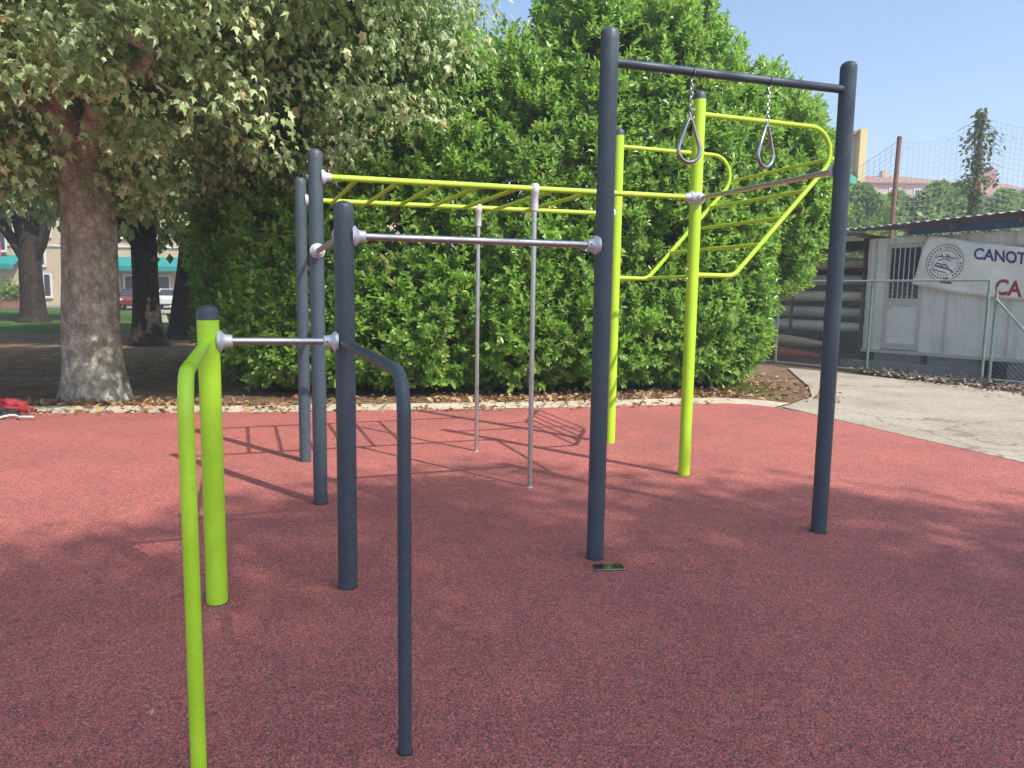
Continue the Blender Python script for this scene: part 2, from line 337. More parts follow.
# tilted side ladder loops
def arc(c, r, a0, a1, n, v):
    return [E(c[0]+r*math.cos(a0+(a1-a0)*i/n), v, c[1]+r*math.sin(a0+(a1-a0)*i/n)) for i in range(n+1)]
def loop(v, u0):
    ue = 4.515; zt = 2.873; r = .205
    dirx, dirz = (3.80-4.50), (1.70-2.42); L = math.hypot(dirx, dirz); th = math.atan2(dirz, dirx)     # travel direction of the diagonal
    a1 = th + math.pi/2   # tangent of clockwise arc at angle a is a-90
    cz = zt-r
    pts = [E(u0+PR, v, zt-.006)]+arc((ue, cz), r, math.pi/2, th+math.pi/2-2*math.pi if False else (th+math.pi/2), 12, v)
    return pts, (ue, cz, r, th)
def loop_path(v, u0, ue=4.49, zt=2.873, zb=1.632):
    r = .205; th = R(-133.5)                 # diagonal heading (down and back towards the post)
    cx, cz = ue, zt-r; aend = th+R(90)       # clockwise arc: radius angle = heading+90
    p = [E(u0+PR-.005, v, zt)]+[E(cx+r*math.cos(a), v, cz+r*math.sin(a)) for a in np.linspace(R(90), aend, 14)]
    e = (cx+r*math.cos(aend), cz+r*math.sin(aend)); r2 = .13
    # lower arc turning (counter-clockwise around centre above) into heading 180
    zc = zb+r2; k0 = th-R(90)                # for clockwise->heading turns from -133.5 to -180: clockwise, radius angle = heading+90
    # travel along the diagonal until the arc start height
    a0 = th+R(90); zs = zc+r2*math.sin(a0); 
    zs = zb + r2*(1-math.cos(R(180)-abs(th)))
    t = (e[1]-zs)/(-math.sin(th)); us = e[0]+t*math.cos(th)
    arcp = []
    for i in range(1, 8):
        h = abs(th)+(math.pi-abs(th))*i/7   # heading magnitude
        # centre lies above the tube
        arcp.append(h)
    cxx = us - r2*math.sin(math.pi-abs(th)); 
    low = [E(cxx + r2*math.sin(math.pi-h), v, zb+r2*(1-math.cos(math.pi-h))) for h in arcp]
    return p+[E(us, v, zs)]+low+[E(u0+PR-.005, v, zb)], e, (us, zs)
lp, e1, s1 = loop_path(P1, 3.40)
lf = MB().tube(lp, .0195, 14).build('slanted_ladder', lime2, rig)
lp2, e2, s2 = loop_path(P2, 3.43)
MB().tube(lp2, .0195, 14).build('side_rail', lime2, lf)
for t in (-.13, .20, .47, .74, 1.04):
    q1 = (e1[0]+(s1[0]-e1[0])*t, e1[1]+(s1[1]-e1[1])*t); q2 = (e2[0]+(s2[0]-e2[0])*t, e2[1]+(s2[1]-e2[1])*t)
    if t < 0: q1 = (q1[0]-.005, q1[1]); q2 = (q2[0]-.005, q2[1])
    bar(E(q1[0], P1, q1[1]), E(q2[0], P2, q2[1]), .0155, lime2, lf, 'rung', 12)
# bolts on the outer side of the posts where the loops end
for (u, v, pst) in ((3.40, P1, pyB), (3.43, P2, pyA)):
    for z in (2.90, 2.84, 1.675, 1.60):
        MB().lathe(E(u, v, z)-UX*(PR-.002), -UX, [(0, .011), (.006, .010), (.012, .007)], 10).build('bolt', cast, pst)
# hand rails
def hand(u, par, mat, r, v0):
    rr = .13; pts = [E(u, P0-PR+.006, 1.212)]; ve = v0
    pts += [E(u, ve+rr-rr*math.sin(a), 1.212-rr+rr*math.cos(a)) for a in np.linspace(0, R(90), 10)]+[E(u, ve-.005, -.02)]
    o = MB().tube(pts, r, 18).build('hand_rail', mat, rig); c = E(u, ve-.005)
    MB().lathe((c.x, c.y, -.001), ZX, [(0, r+.004), (.003, r+.003)], 18).build('base_ring', black, o)
hand(.455, pp, navy, .0215, 2.20); hand(-.155, pg, lime, .0225, 2.285)
for (u, v, z, s_) in ((-.14, P0, 1.30, -VX), (.465, P0, 1.0, -VX), (1.824, P0, 2.45, -VX)):
    pass

# rings on chains
def gym_ring(u, zt, rot, label):
    c = E(u, P0, zt-.0235); t = thing('gym_ring', label, 'gym ring', tuple(c), 'steel rings hanging on chains from the high beam')
    m = MB(); n = 10; L = .026
    m.tube([c+Vector((0, 0, .0465))+VX*.0, ] + [c + VX*.028*math.sin(a)+ZX*(.0235+.028*math.cos(a)) for a in np.linspace(.3, 2*math.pi-.3, 12)], .0035, 6)
    z = c.z+.004
    for k in range(n):
        ax = UX if k % 2 else VX; ax = Matrix.Rotation(.5, 3, 'Z') @ ax
        pts = [Vector((c.x, c.y, z-L/2)) + ax*.008*math.cos(a)*1.0 + ZX*(L*.5+.002)*math.sin(a) for a in np.linspace(0, 2*math.pi, 11)[:-1]]
        m.tube(pts, .0032, 6, closed=True); z -= L-.0045
    ch = m.build('chain', chrome, t)
    ax = Matrix.Rotation(rot, 3, 'Z') @ UX
    top = z+.004; H = .242; W = .066
    pts = []
    for a in np.linspace(R(-205), R(25), 18): pts.append((W*math.cos(a), -H+W+W*math.sin(a)))
    path = [Vector((c.x, c.y, top)) + ax*x + ZX*z_ for x, z_ in [(-.008, -.012)]+pts+[(.008, -.012)]]
    MB().tube(path, [.008]+[.0115]*(len(path)-2)+[.008], 12, closed=True).build('grip', chrome, t)
    MB().tube([Vector((c.x, c.y, top-.02)), Vector((c.x, c.y, top+.012))], .009, 10).build('shackle', chrome, t)
gym_ring(2.325, 2.658, -.05, 'steel drop-shaped gym ring on a chain, passing in front of the front yellow post')
gym_ring(2.83, 2.668, .25, 'steel drop-shaped gym ring on a chain, seen narrower, closer to the right blue post')

# phone
pc = Vector((.535, 3.86, 0)); ax = (Vector((1, .10, 0)).normalized(), Vector((-.10, 1, 0)).normalized(), ZX)
ph = thing('smartphone', 'black smartphone lying face up on red rubber by a tall blue post', 'smartphone', tuple(pc))
MB().box(pc+Vector((0, 0, .0055)), (.162, .078, .009), ax=ax).build('body', simple('phone_body', (.25, .25, .27), .3, .7), ph, bevel=.003)
gl, n_, b_ = new_mat('phone_glass'); b_.inputs['Base Color'].default_value = (.006, .007, .009, 1); b_.inputs['Roughness'].default_value = .04; b_.inputs['Specular IOR Level'].default_value = .8
MB().box(pc+Vector((0, 0, .0112)), (.156, .072, .002), ax=ax).build('screen', gl, ph, bevel=.0008)

# ------------------------------------------------------------ red bag heap at left edge
def blob(c, size, seed, n=22, amp=.35, f=6):
    vs = []; fs = []
    for i in range(n+1):
        th = math.pi*.5*i/n
        for j in range(n*2):
            a = math.pi*j/n; d = Vector((math.cos(a)*math.cos(th), math.sin(a)*math.cos(th), math.sin(th)))
            k = 1+amp*mnoise.noise(d*2+Vector((seed, 0, 0)))+amp*.5*abs(mnoise.noise(d*f+Vector((0, seed, 0))))
            vs.append((c[0]+d.x*size[0]*k, c[1]+d.y*size[1]*k, c[2]+d.z*size[2]*k))
    m2 = n*2
    for i in range(n):
        for j in range(m2): fs.append((i*m2+j, i*m2+(j+1) % m2, (i+1)*m2+(j+1) % m2, (i+1)*m2+j))
    return vs, fs
redc = simple('red_fabric', (.28, .02, .03), .7, 0, .3, 20, .01); dkc = simple('dark_fabric', (.025, .02, .03), .8, 0, .3, 20, .01)
jb = thing('sports_bag', 'crumpled red and black sports bag left on the rubber edge near the big plane trunk', 'bag', (-6.05, 8.35, 0))
v_, f_ = blob((-5.98, 8.62, 0), (.32, .2, .14), 3); m = MB(); m.add(v_, f_); m.build('bag_body', redc, jb)
v_, f_ = blob((-6.0, 8.3, 0), (.40, .20, .12), 9, amp=.5); m = MB(); m.add(v_, f_); m.build('bag_flap', dkc, jb)
pts = [Vector((-5.85+.55*t, 8.13+.06*math.sin(t*13), .025+.02*math.sin(t*9)**2)) for t in np.linspace(-.5, 1, 26)]
MB().tube(pts, .014, 6).build('strap', simple('pale_strap', (.5, .46, .42), .8), jb)

# ------------------------------------------------------------ foliage builders
def limb_path(a, b, wob, n=7, sag=0):
    a, b = Vector(a), Vector(b); d = b-a; out = []
    for i in range(n+1):
        t = i/n; p = a+d*t+Vector((random.uniform(-1, 1), random.uniform(-1, 1), random.uniform(-1, 1)))*wob*math.sin(math.pi*t); p.z += sag*math.sin(math.pi*t); out.append(p)
    return out
def broad_tree(name, label, base, trunk_pts, trunk_r, centre, radii, nclust, per, leaf, tpl, lmat, bmat, group=None, shell=.55, zmin=None, cut=None, flat=.55, crad=.55, nl=11, droop=.75, gapf=1.1, gth=-.22):
    """trunk > limbs as one trunk mesh; crown as one leaf mesh of clustered leaves"""
    t = thing(name, label, 'tree', tuple(base), group)
    tp0 = [Vector(p) for p in trunk_pts]; m = MB(); seg = 56; rings = []; tp = []; tr = []; NS = 5
    for i in range(len(tp0)-1):
        for k in range(NS):
            f = k/NS; tp.append(tp0[i].lerp(tp0[i+1], f)); tr.append(trunk_r[i]*(1-f)+trunk_r[i+1]*f)
    tp.append(tp0[-1]); tr.append(trunk_r[-1])
    for p, r in zip(tp, tr):
        fl = max(0, 1-max(0, p.z)/.75)**2
        for k in range(seg):
            a = 2*math.pi*k/seg; ca, sa = math.cos(a), math.sin(a)
            q = r*(1+.07*mnoise.noise(Vector((ca*1.3, sa*1.3, p.z*.5+base[0])))+.045*mnoise.noise(Vector((ca*5, sa*5, p.z*1.1+base[1])))+.025*mnoise.noise(Vector((ca*11, sa*11, p.z*5)))+fl*(.13*mnoise.noise(Vector((ca*2.4, sa*2.4, base[0]*3)))+.08*max(0, math.cos(5*a+base[0]+.6*math.sin(2*a)))))
            rings.append((p.x+q*ca, p.y+q*sa, p.z))
    fs = [(i*seg+k, i*seg+(k+1) % seg, (i+1)*seg+(k+1) % seg, (i+1)*seg+k) for i in range(len(tp)-1) for k in range(seg)]
    m.add(rings, fs)
    C = np.array(centre); Rr = np.array(radii)
    d = rnd(nclust*3); rad = 1-shell*rng.random(len(d))**1.6
    q = C + d*Rr*rad[:, None]
    # lumpy outline and gaps
    keep = []
    for p in q:
        s = mnoise.noise(Vector(p*.55+7.3)); g_ = mnoise.noise(Vector(p*gapf+31))
        ok = g_ > gth and (zmin is None or p[2] > zmin + .7*s)
        if ok and cut is not None: ok = cut(p)
        keep.append(ok)
    q = q[np.array(keep)][:nclust]
    for p, dd in zip(q, range(len(q))):
        s = mnoise.noise(Vector(p*.4)); q[dd] = C+(p-C)*(1+.16*s)
    top = tp[-1]; rt = trunk_r[-1]
    # limbs to spread-out targets, twigs to clusters
    idx = [0]
    dist = np.linalg.norm(q-q[0], axis=1)
    for _ in range(min(nl, len(q))-1):
        k = int(dist.argmax()); idx.append(k); dist = np.minimum(dist, np.linalg.norm(q-q[k], axis=1))
    nodes = []
    for k in idx:
        tgt = Vector(q[k]*.8+C*.2); st = tp[-1-(k % 3)*3] if len(tp) > 8 else top
        path = limb_path(st, tgt, .25, 8, .25); m.tube(path, [rt*.62*(1-.82*i/8)+.012 for i in range(9)], 9)
        nodes += path[2:]
    NA = np.array([tuple(p) for p in nodes])
    for p in q[:: max(1, len(q)//260)]:
        k = int(np.argmin(np.linalg.norm(NA-p, axis=1))); path = limb_path(nodes[k], Vector(p), .12, 4, .05)
        m.tube(path, [.028, .022, .016, .011, .006], 5, caps=False)
    m.build('trunk', bmat, t)
    n = len(q)*per
    cc = np.repeat(q, per, 0); off = rnd(n)*(rng.random((n, 1))**.5)*crad*np.array([1, 1, flat]); P = cc+off
    out = unit(P-C); D = unit(off/crad*.6+out*.3+rng.normal(size=(n, 3))*.5+np.array([0, 0, -droop])); N = unit(np.array([0, 0, .35])+out*.45+np.array(TOSUN)*1.05+rng.normal(size=(n, 3))*.5)
    Sz = leaf*(.6+.75*rng.random(n)); leaf_cloud('crown', P, D, N, Sz, tpl, lmat, t, fold=.5)
    return t

def bush(name, label, cat, lobes, nshoot, leaf, mat, group=None, stemmat=bark2_m, per=11, base=None, lump=.16, zlo=.12):
    """dense evergreen mass: shoots with whorled leaves over a union of lobes"""
    base = base or (lobes[0][0][0], lobes[0][0][1], 0)
    t = thing(name, label, cat, base, group)
    Cs = np.array([l[0] for l in lobes], float); Rs = np.array([l[1] for l in lobes], float)
    area = np.array([(r[0]+r[1])*r[2] for r in Rs]); area /= area.sum()
    P = []; O = []
    for c, r, a in zip(Cs, Rs, area):
        n = int(nshoot*a*2.9); d = rnd(n)
        lum = np.array([1+lump*mnoise.noise(Vector(x*2.2+c*.7))+lump*1.0*mnoise.noise(Vector(x*6+c)) for x in d])
        inner = rng.random(n) < .30; dep = np.where(inner, .5+.28*rng.random(n), 1-.22*rng.random(n)**1.5); p = c+d*r*(lum*dep)[:, None]
        ok = (p[:, 2] > zlo) & (inner | np.array([mnoise.noise(Vector(x*1.9+5)) + .5*mnoise.noise(Vector(x*4.3)) < .36 for x in p]))
        for c2, r2 in zip(Cs, Rs):
            if (c2 == c).all(): continue
            ok &= (np.linalg.norm((p-c2)/r2, axis=1) > .74) | (inner & (np.linalg.norm((p-c2)/r2, axis=1) > .45))
        P.append(p[ok]); O.append(unit(d/r)[ok])
    P = np.concatenate(P); O = np.concatenate(O)
    ns = len(P); ax = unit(O*1.0+np.array([0, 0, .75])+rng.normal(size=(ns, 3))*.38)
    L = leaf*(1.6+1.4*rng.random(ns))
    i = np.tile(np.arange(per), ns); A = np.repeat(ax, per, 0); PP = np.repeat(P, per, 0); LL = np.repeat(L, per)
    ph_ = i*2.4+np.repeat(rng.random(ns)*6.28, per); tpos = (i+.5)/per
    ref = np.tile([[.3, .5, .81]], (len(A), 1)); X = unit(np.cross(A, ref)); Y = np.cross(A, X)
    rad = X*np.cos(ph_)[:, None]+Y*np.sin(ph_)[:, None]
    tilt = (.55+.9*tpos)[:, None]
    D = unit(rad+A*tilt+rng.normal(size=A.shape)*.22+np.array([0, 0, -.12])); N = unit(A*.6-rad*.35+np.array(TOSUN)*.6+rng.normal(size=A.shape)*.25)
    pos = PP+A*(tpos*LL)[:, None]-A*(.5*LL)[:, None]
    leaf_cloud('foliage', pos, D, N, leaf*(.65+.7*rng.random(len(pos))), T_LAUREL, mat, t)
    m = MB()
    for c, r in zip(Cs, Rs):
        if c[2]-r[2] > .25: continue
        for _ in range(7):
            a = random.uniform(0, 6.28); b0 = Vector((c[0]+math.cos(a)*r[0]*.35, c[1]+math.sin(a)*r[1]*.35, -.03)); tt = Vector((c[0]+math.cos(a)*r[0]*.75, c[1]+math.sin(a)*r[1]*.75, c[2]+r[2]*random.uniform(-.1, .75)))
            m.tube(limb_path(b0, tt, .15, 6), [.045-.006*i for i in range(7)], 6)
    for p in P[::9]:
        k = int(np.argmin(np.linalg.norm((p-Cs)/Rs, axis=1))); c, r = Cs[k], Rs[k]; inn = Vector(c+(p-c)*np.array([.45, .45, .85]))
        m.tube([inn, (inn+Vector(p))*.5+Vector((0, 0, .02)), Vector(p)], [.014, .009, .004], 4, caps=False)
    m.build('stems', stemmat, t)
    return t

# laurel hedge: tall plants grown together, then the lower one at its right end
HL = []
for x, y, rx, ry, top in ((-3.35, 11.5, .9, 1.2, 5.2), (-2.6, 11.45, 1.0, 1.3, 5.9), (-1.9, 11.6, 1.0, 1.3, 6.1), (-.95, 11.75, .9, 1.35, 5.5), (.1, 11.9, .95, 1.4, 5.45), (1.1, 12.2, 1.0, 1.4, 6.9), (2.1, 12.5, .95, 1.35, 6.9), (2.9, 12.7, .85, 1.3, 6.2)):
    h = top/2; HL.append(((x, y, h*.92), (rx, ry, h*1.10)))
    HL.append(((x+random.uniform(-.2, .2), y-.15, 1.0), (rx*.98, ry*.95, 1.15)))
bush('laurel_hedge', 'tall dense laurel hedge with glossy green leaves behind the gym frame', 'hedge', HL, 17500, .098, laurel_m, base=(0, 11.6, 0))
HR = [((3.55, 13.0, 2.6), (.95, 1.2, 2.9)), ((4.5, 13.4, 3.25), (.95, 1.2, 1.95)), ((3.4, 12.8, 1.1), (.9, 1.0, 1.25)), ((4.95, 13.6, 3.25), (.75, 1.0, 1.15))]
bush('laurel_bush', 'lower laurel bush at the right end of the hedge, bulging towards the wire fence', 'bush', HR, 4800, .098, laurel_m, base=(4.1, 13.1, 0))
bush('shaded_bush', 'dark shaded evergreen bush between the hedge and the leaning trunk', 'bush', [((-4.75, 13.6, 2.0), (.85, 1.1, 2.4)), ((-5.5, 16, 2.6), (.9, 1.3, 3)), ((-4.3, 12.5, 1.1), (.8, .9, 1.3))], 3000, .13, laurel_m, base=(-4.9, 13.8, 0))

# plane trees
TB = (-5.62, 9.95)
broad_tree('plane_tree', 'large plane tree with mottled pale trunk and low leafy crown beside the rubber floor', (TB[0], TB[1], 0),
    [(TB[0]+.02, TB[1], -.06), (TB[0]+.01, TB[1], .12), (TB[0], TB[1], .4), (TB[0]-.01, TB[1], .9), (TB[0]+.02, TB[1], 1.7), (TB[0]+.03, TB[1]+.02, 2.5), (TB[0]-.05, TB[1]+.05, 3.3), (TB[0]-.15, TB[1]+.1, 4.2)],
    [.45, .41, .37, .35, .33, .315, .29, .24], (-5.55, 9.5, 6.2), (5.3, 4.7, 3.9), 3200, 52, .098, T_PLANE, plane_m, bark_m,
    zmin=1.9, shell=.6, crad=.46, gth=-.03, gapf=1.25, cut=lambda p: p[0] < -.75-.75*max(0, 4.4-p[2]) and (p[2] > 2.55 or p[0] < -6.3) and not (-.67 < p[0]/max(p[1], .1) < -.50 and p[1] < 10.2 and 1.45+.125*p[1] < p[2] < 1.45+.255*p[1] and rng.random() < .85))
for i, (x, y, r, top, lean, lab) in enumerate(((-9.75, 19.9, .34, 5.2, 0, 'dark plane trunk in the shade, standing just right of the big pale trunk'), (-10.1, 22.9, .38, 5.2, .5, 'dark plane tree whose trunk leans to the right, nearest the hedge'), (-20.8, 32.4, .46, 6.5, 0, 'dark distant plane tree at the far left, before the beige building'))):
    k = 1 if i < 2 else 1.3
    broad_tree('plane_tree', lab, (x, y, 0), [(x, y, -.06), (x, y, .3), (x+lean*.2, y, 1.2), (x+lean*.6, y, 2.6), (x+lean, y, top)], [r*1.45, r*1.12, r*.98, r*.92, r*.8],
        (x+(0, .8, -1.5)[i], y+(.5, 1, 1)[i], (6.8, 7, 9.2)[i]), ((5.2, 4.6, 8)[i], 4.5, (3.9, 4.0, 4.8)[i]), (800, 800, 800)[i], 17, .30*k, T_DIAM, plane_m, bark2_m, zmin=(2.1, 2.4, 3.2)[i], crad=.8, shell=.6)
# trees behind the photographer that shade the foreground
broad_tree('plane_tree', 'tall plane tree behind the camera shading the foreground rubber', (11, -7.5, 0), [(11, -7.5, -.05), (11, -7.5, .5), (11, -7.6, 3), (11, -7.6, 9)], [.75, .55, .48, .34],
    (10.9, -7.45, 14.0), (4.7, 4.5, 2.0), 1200, 42, .165, T_DIAM, plane_m, bark_m, crad=.6, shell=.9, gapf=.5, gth=-.6)
broad_tree('plane_tree', 'second tall plane tree further right behind the camera', (17.6, -7.2, 0), [(17.6, -7.2, -.05), (17.6, -7.2, .5), (17.6, -7.2, 3), (17.6, -7.2, 9)], [.75, .55, .48, .34],
    (17.1, -7.1, 14.0), (4.8, 4.5, 2.0), 1150, 42, .165, T_DIAM, plane_m, bark_m, crad=.6, shell=.9, gapf=.5, gth=-.6)

# ------------------------------------------------------------ leaf litter, rubble, grass tufts (stuff)
def scatter(name, label, cat, pts, size, mat, tpl=T_LAUREL, up=1.0, lift=.012):
    P = np.array(pts, float); n = len(P); D = unit(rng.normal(size=(n, 3))*np.array([1, 1, .3])); N = unit(np.array([0, 0, up])+rng.normal(size=(n, 3))*.45)
    P[:, 2] += lift*rng.random(n)
    return tag(leaf_cloud(name, P, D, N, size*(.5+rng.random(n)), tpl, mat), label, cat, kind='stuff')
pts = []
def edge_y(x):
    for (x0, y0), (x1, y1) in zip(edge, edge[1:]):
        if x0 <= x <= x1: return y0+(y1-y0)*(x-x0)/(x1-x0)
    return 10.2
for _ in range(2600):
    x = random.uniform(-3.2, 4.6); t = random.random()**1.3
    if x < -1.1 and random.random() < .85: continue
    pts.append((x, edge_y(min(x, 2.9))+.5+t*1.2+(0 if x < 3 else (x-3)*.9), -.02))
for _ in range(500): pts.append((random.uniform(2.9, 5.2), random.uniform(10.4, 14.5), -.02))
for _ in range(1500):
    a = random.uniform(-.7, 2.4); r = .35+abs(random.gauss(0, .8)); pts.append((TB[0]+.4+r*math.sin(a)*1.4, TB[1]-.35-r*.25*abs(math.cos(a)), -.02))
for _ in range(700): pts.append((random.uniform(-14, -2.5), random.uniform(9.2, 17), -.025))
for _ in range(420):
    x = random.uniform(-7.5, 2.8); pts.append((x, edge_y(x)+random.gauss(.05, .13), .002))
scatter('leaf_litter', 'dry brown fallen leaves along the kerb and under the trees', 'fallen leaves', pts, .085, litter_m)
pts = [(random.uniform(-3, 4), random.uniform(1.8, 9), .002) for _ in range(55)]
scatter('leaf_bits', 'small pale leaf scraps scattered on the red rubber', 'leaf scraps', pts, .022, litter_m)
pts = []
for _ in range(3600):
    a = 8-6*random.random()**.5; pts.append(tuple(S(a, .1-abs(random.gauss(0, .12+.16*max(0, a-2))), -.01+random.random()*.05)))
scatter('rubble_strip', 'heap of dry leaves and rubble along the foot of the wire fence', 'leaf rubble', pts, .075, leafmat('rubble_leaf', [(0, (.13, .09, .08)), (.5, (.24, .19, .17)), (1, (.46, .40, .36))], .9, .05, .2, (.3, .2, .1)), lift=.05)
pts = []; 
for _ in range(1500):
    a = random.uniform(0, 6.28); r = abs(random.gauss(0, .35)); pts.append((4.35+r*math.cos(a)*.75, 12.0+r*math.sin(a)*1.3, -.03))
P = np.array(pts); P[:, 0] -= .55; P[:, 1] += .15; n = len(P); tag(leaf_cloud('grass_tuft', P, unit(np.array([0, 0, 1.])+rng.normal(size=(n, 3))*.45), rnd(n), .04+.05*rng.random(n), T_BLADE, grass_m), 'yellowish grass growing in the soil at the right end of the hedge', 'grass', kind='stuff')

# ------------------------------------------------------------ wire fence
galv = simple('green_grey_pipe', (.20, .30, .27), .5, .3, .25, 12); galv2 = simple('galvanised_pipe', (.42, .46, .44), .45, .5, .2, 12); wire_m = simple('galvanised_wire', (.30, .33, .33), .5, .6)
def chainlink(a0, a1, z0, z1, off, parent, pitch=.085, clip=None):
    m = MB(); L = a1-a0; H = z1-z0; r = .0022
    for sgn in (1, -1):
        k = -H
        while k < L:
            s0, s1 = max(0, k), min(L, k+H)
            if s1-s0 > .01:
                za, zb = s0-k, s1-k
                if sgn < 0: za, zb = H-za, H-zb
                m.tube([S(a0+s0, off+sgn*.0015, z0+za), S(a0+s1, off+sgn*.0015, z0+zb)], r, 3, caps=False)
            k += pitch
    return m.build('wire_mesh', wire_m, parent, smooth=False)
fen = thing('wire_fence', 'low chain-link fence on green-grey pipes in front of the boat shed', 'fence', tuple(S(2.18)))
for a in (-2.18, 0, 2.18, 4.35):
    o = MB().tube([S(a, 0, -.1), S(a, 0, 1.845)], .026, 12).build('fence_post', galv, fen)
for z in (1.84, .03): MB().tube([S(-2.18, 0, z), S(4.35, 0, z)], .021, 10).build('rail', galv2, fen)
for a in (-2.18, 0, 2.18): chainlink(a+.03, a+2.15, .05, 1.82, 0, fen)
gt = thing('wire_gate', 'chain-link gate with diagonal brace at the right edge, beside the banner', 'gate', tuple(S(4.5)))
for a, h in ((4.49, 1.72), (7.3, 1.72)): MB().tube([S(a, -.03, -.05), S(a, -.03, h)], .026, 12).build('gate_post', galv, gt)
for z in (1.5, .08): MB().tube([S(5.4 if z > 1 else 4.5, -.03, z), S(7.3, -.03, z)], .02, 10).build('rail', galv2, gt)
MB().tube([S(4.5, -.03, 1.5), S(5.75, -.03, .1)], .02, 10).build('brace', galv, gt)
chainlink(4.53, 7.27, .1, 1.5, -.03, gt)

# ------------------------------------------------------------ cabin

def grime(name, c, streak):
    m, n, b = new_mat(name); v = objvec(n); mp = n.nodes.new('ShaderNodeMapping'); mp.inputs['Scale'].default_value = (3, 3, .35); n.links.new(v, mp.inputs[0])
    t = tex(n, 'noise', 3, 6, .7, vec=mp.outputs[0]); u = tex(n, 'noise', 1.3, 5, .7, vec=v)
    k = mixc(n, ramp(n, t.outputs[0], [(.50, (0, 0, 0)), (.72, (.7, .7, .7))]), c, streak)
    n.links.new(mixc(n, 1, k, ramp(n, u.outputs[0], [(.3, (.82, .82, .80)), (.7, (1.08, 1.08, 1.08))]), 'MULTIPLY'), b.inputs['Base Color']); b.inputs['Roughness'].default_value = .6; bump(n, b, u.outputs[0], .01)
    return m
wallm = grime('cabin_panel', (.82, .82, .82), (.44, .41, .36))
trimm = simple('cabin_trim', (.55, .54, .50), .5, 0, .1, 5); glassm = simple('dark_glass', (.035, .045, .055), .15)
roofm = simple('corrugated_sheet', (.42, .40, .38), .6, .2, .25, 6); bluem = simple('blue_fascia', (.03, .06, .14), .6, 0, .2, 8); concb = simple('concrete_block', (.22, .225, .235), .9, 0, .25, 9, .01); rust = simple('rusty_steel', (.20, .10, .07), .8, .2, .3, 10)
cb = thing('site_cabin', 'grey panel cabin on concrete blocks with barred door, behind the wire fence', 'cabin', tuple(S(1.4, 1.2)))
def sbox(a0, a1, f0, f1, z0, z1): return MB().box(S((a0+a1)/2, (f0+f1)/2, (z0+z1)/2), (a1-a0, f1-f0, z1-z0), ax=SAX)
m = sbox(1.38, 1.77, 1.2, 1.28, .40, 2.78)
for bx in ((2.58, 8.5, 1.2, 1.28, .40, 2.78), (1.77, 2.58, 1.2, 1.28, 2.66, 2.78), (1.38, 1.46, 1.281, 3.6, .40, 2.78), (8.42, 8.5, 1.281, 3.6, .4, 2.78), (1.461, 8.419, 3.52, 3.6, .4, 2.78)):
    q = sbox(*bx); m.add(q.v, q.f)
m.build('wall', wallm, cb, smooth=False)
for a in (1.37, 1.52, 3.05, 4.2, 5.4, 6.6): sbox(a, a+.05, 1.175, 1.199, .42, 2.76).build('pilaster', trimm, cb, smooth=False)
sbox(1.34, 8.54, 1.16, 3.6, .33, .40).build('floor_beam', trimm, cb, smooth=False)
m = sbox(2.58, 8.5, 1.168, 1.198, 2.5, 2.53); m.build('trim_strip', trimm, cb, smooth=False)
dr = sbox(1.80, 2.55, 1.215, 1.255, .43, 1.40).build('door', simple('door_white', (.78, .79, .79), .5, 0, .1, 4), cb, smooth=False)
for bx in ((1.77, 1.86, 1.185, 1.26, .42, 2.66), (2.49, 2.58, 1.185, 1.26, .42, 2.66), (1.861, 2.489, 1.185, 1.26, 1.36, 1.50), (1.861, 2.489, 1.185, 1.26, 2.56, 2.66), (1.861, 2.489, 1.185, 1.26, .42, .55)): sbox(*bx).build('frame', trimm, dr, smooth=False)
sbox(1.861, 2.489, 1.225, 1.235, 1.501, 2.559).build('pane', glassm, dr, smooth=False)
for k in range(5): MB().tube([S(1.95+.105*k, 1.19, 1.47), S(1.95+.105*k, 1.19, 2.58)], .011, 8).build('window_bar', simple('white_bar', (.6, .62, .62), .5) if k == 0 else MATS['white_bar'], dr)
MB().tube([S(1.90, 1.17, 1.28), S(1.99, 1.17, 1.28)], .012, 8).build('handle', steel, dr)
for a0, a1 in ((1.6, 2.6), (2.75, 3.75), (4.25, 5.3), (5.6, 6.6), (7.2, 8.2)): sbox(a0, a1, 1.25, 1.7, -.03, .328).build('support_block', concb, cb, smooth=False, bevel=.008)
sbox(1.4, 8.4, 3.3, 3.4, -.03, .328).build('added_gap_backing', concb, cb, smooth=False)  # added to block the sunlit soil behind, so the gap under the cabin stays dark
sbox(1.0, 3.3, .95, 1.2, -.03, .14).build('step', concb, cb, smooth=False, bevel=.01)
# corrugated roof
m = MB(); n = 130; a0, a1 = .85, 9
fr = []; bk = []
for i in range(n+1):
    a = a0+(a1-a0)*i/n; z = 2.965+.036*(a-.85)+.018*math.sin(a*2*math.pi/.19); fr.append(S(a, .75, z)); bk.append(S(a, 4.3, z+.25))
vs_ = fr+bk+[p+Vector((0, 0, .007)) for p in fr+bk]; k = n+1
fs_ = [(i, i+1, k+i+1, k+i) for i in range(n)]+[(2*k+i, 3*k+i, 3*k+i+1, 2*k+i+1) for i in range(n)]+[(i, 2*k+i, 2*k+i+1, i+1) for i in range(n)]
m.add(vs_, fs_); m.build('roof', roofm, cb)
MB().slab([S(2.3, .95, 2.80), S(9, .95, 2.86), S(9, .95, 3.17), S(2.3, .95, 2.93)], FN*.06).build('fascia', bluem, cb, smooth=False)
for a in (1.3, 2.35, 3.2, 4.4, 5.6): sbox(a, a+.05, .8, 1.19, 2.79+.03*(a-1), 2.88+.03*(a-1)).build('bracket', rust, cb, smooth=False)

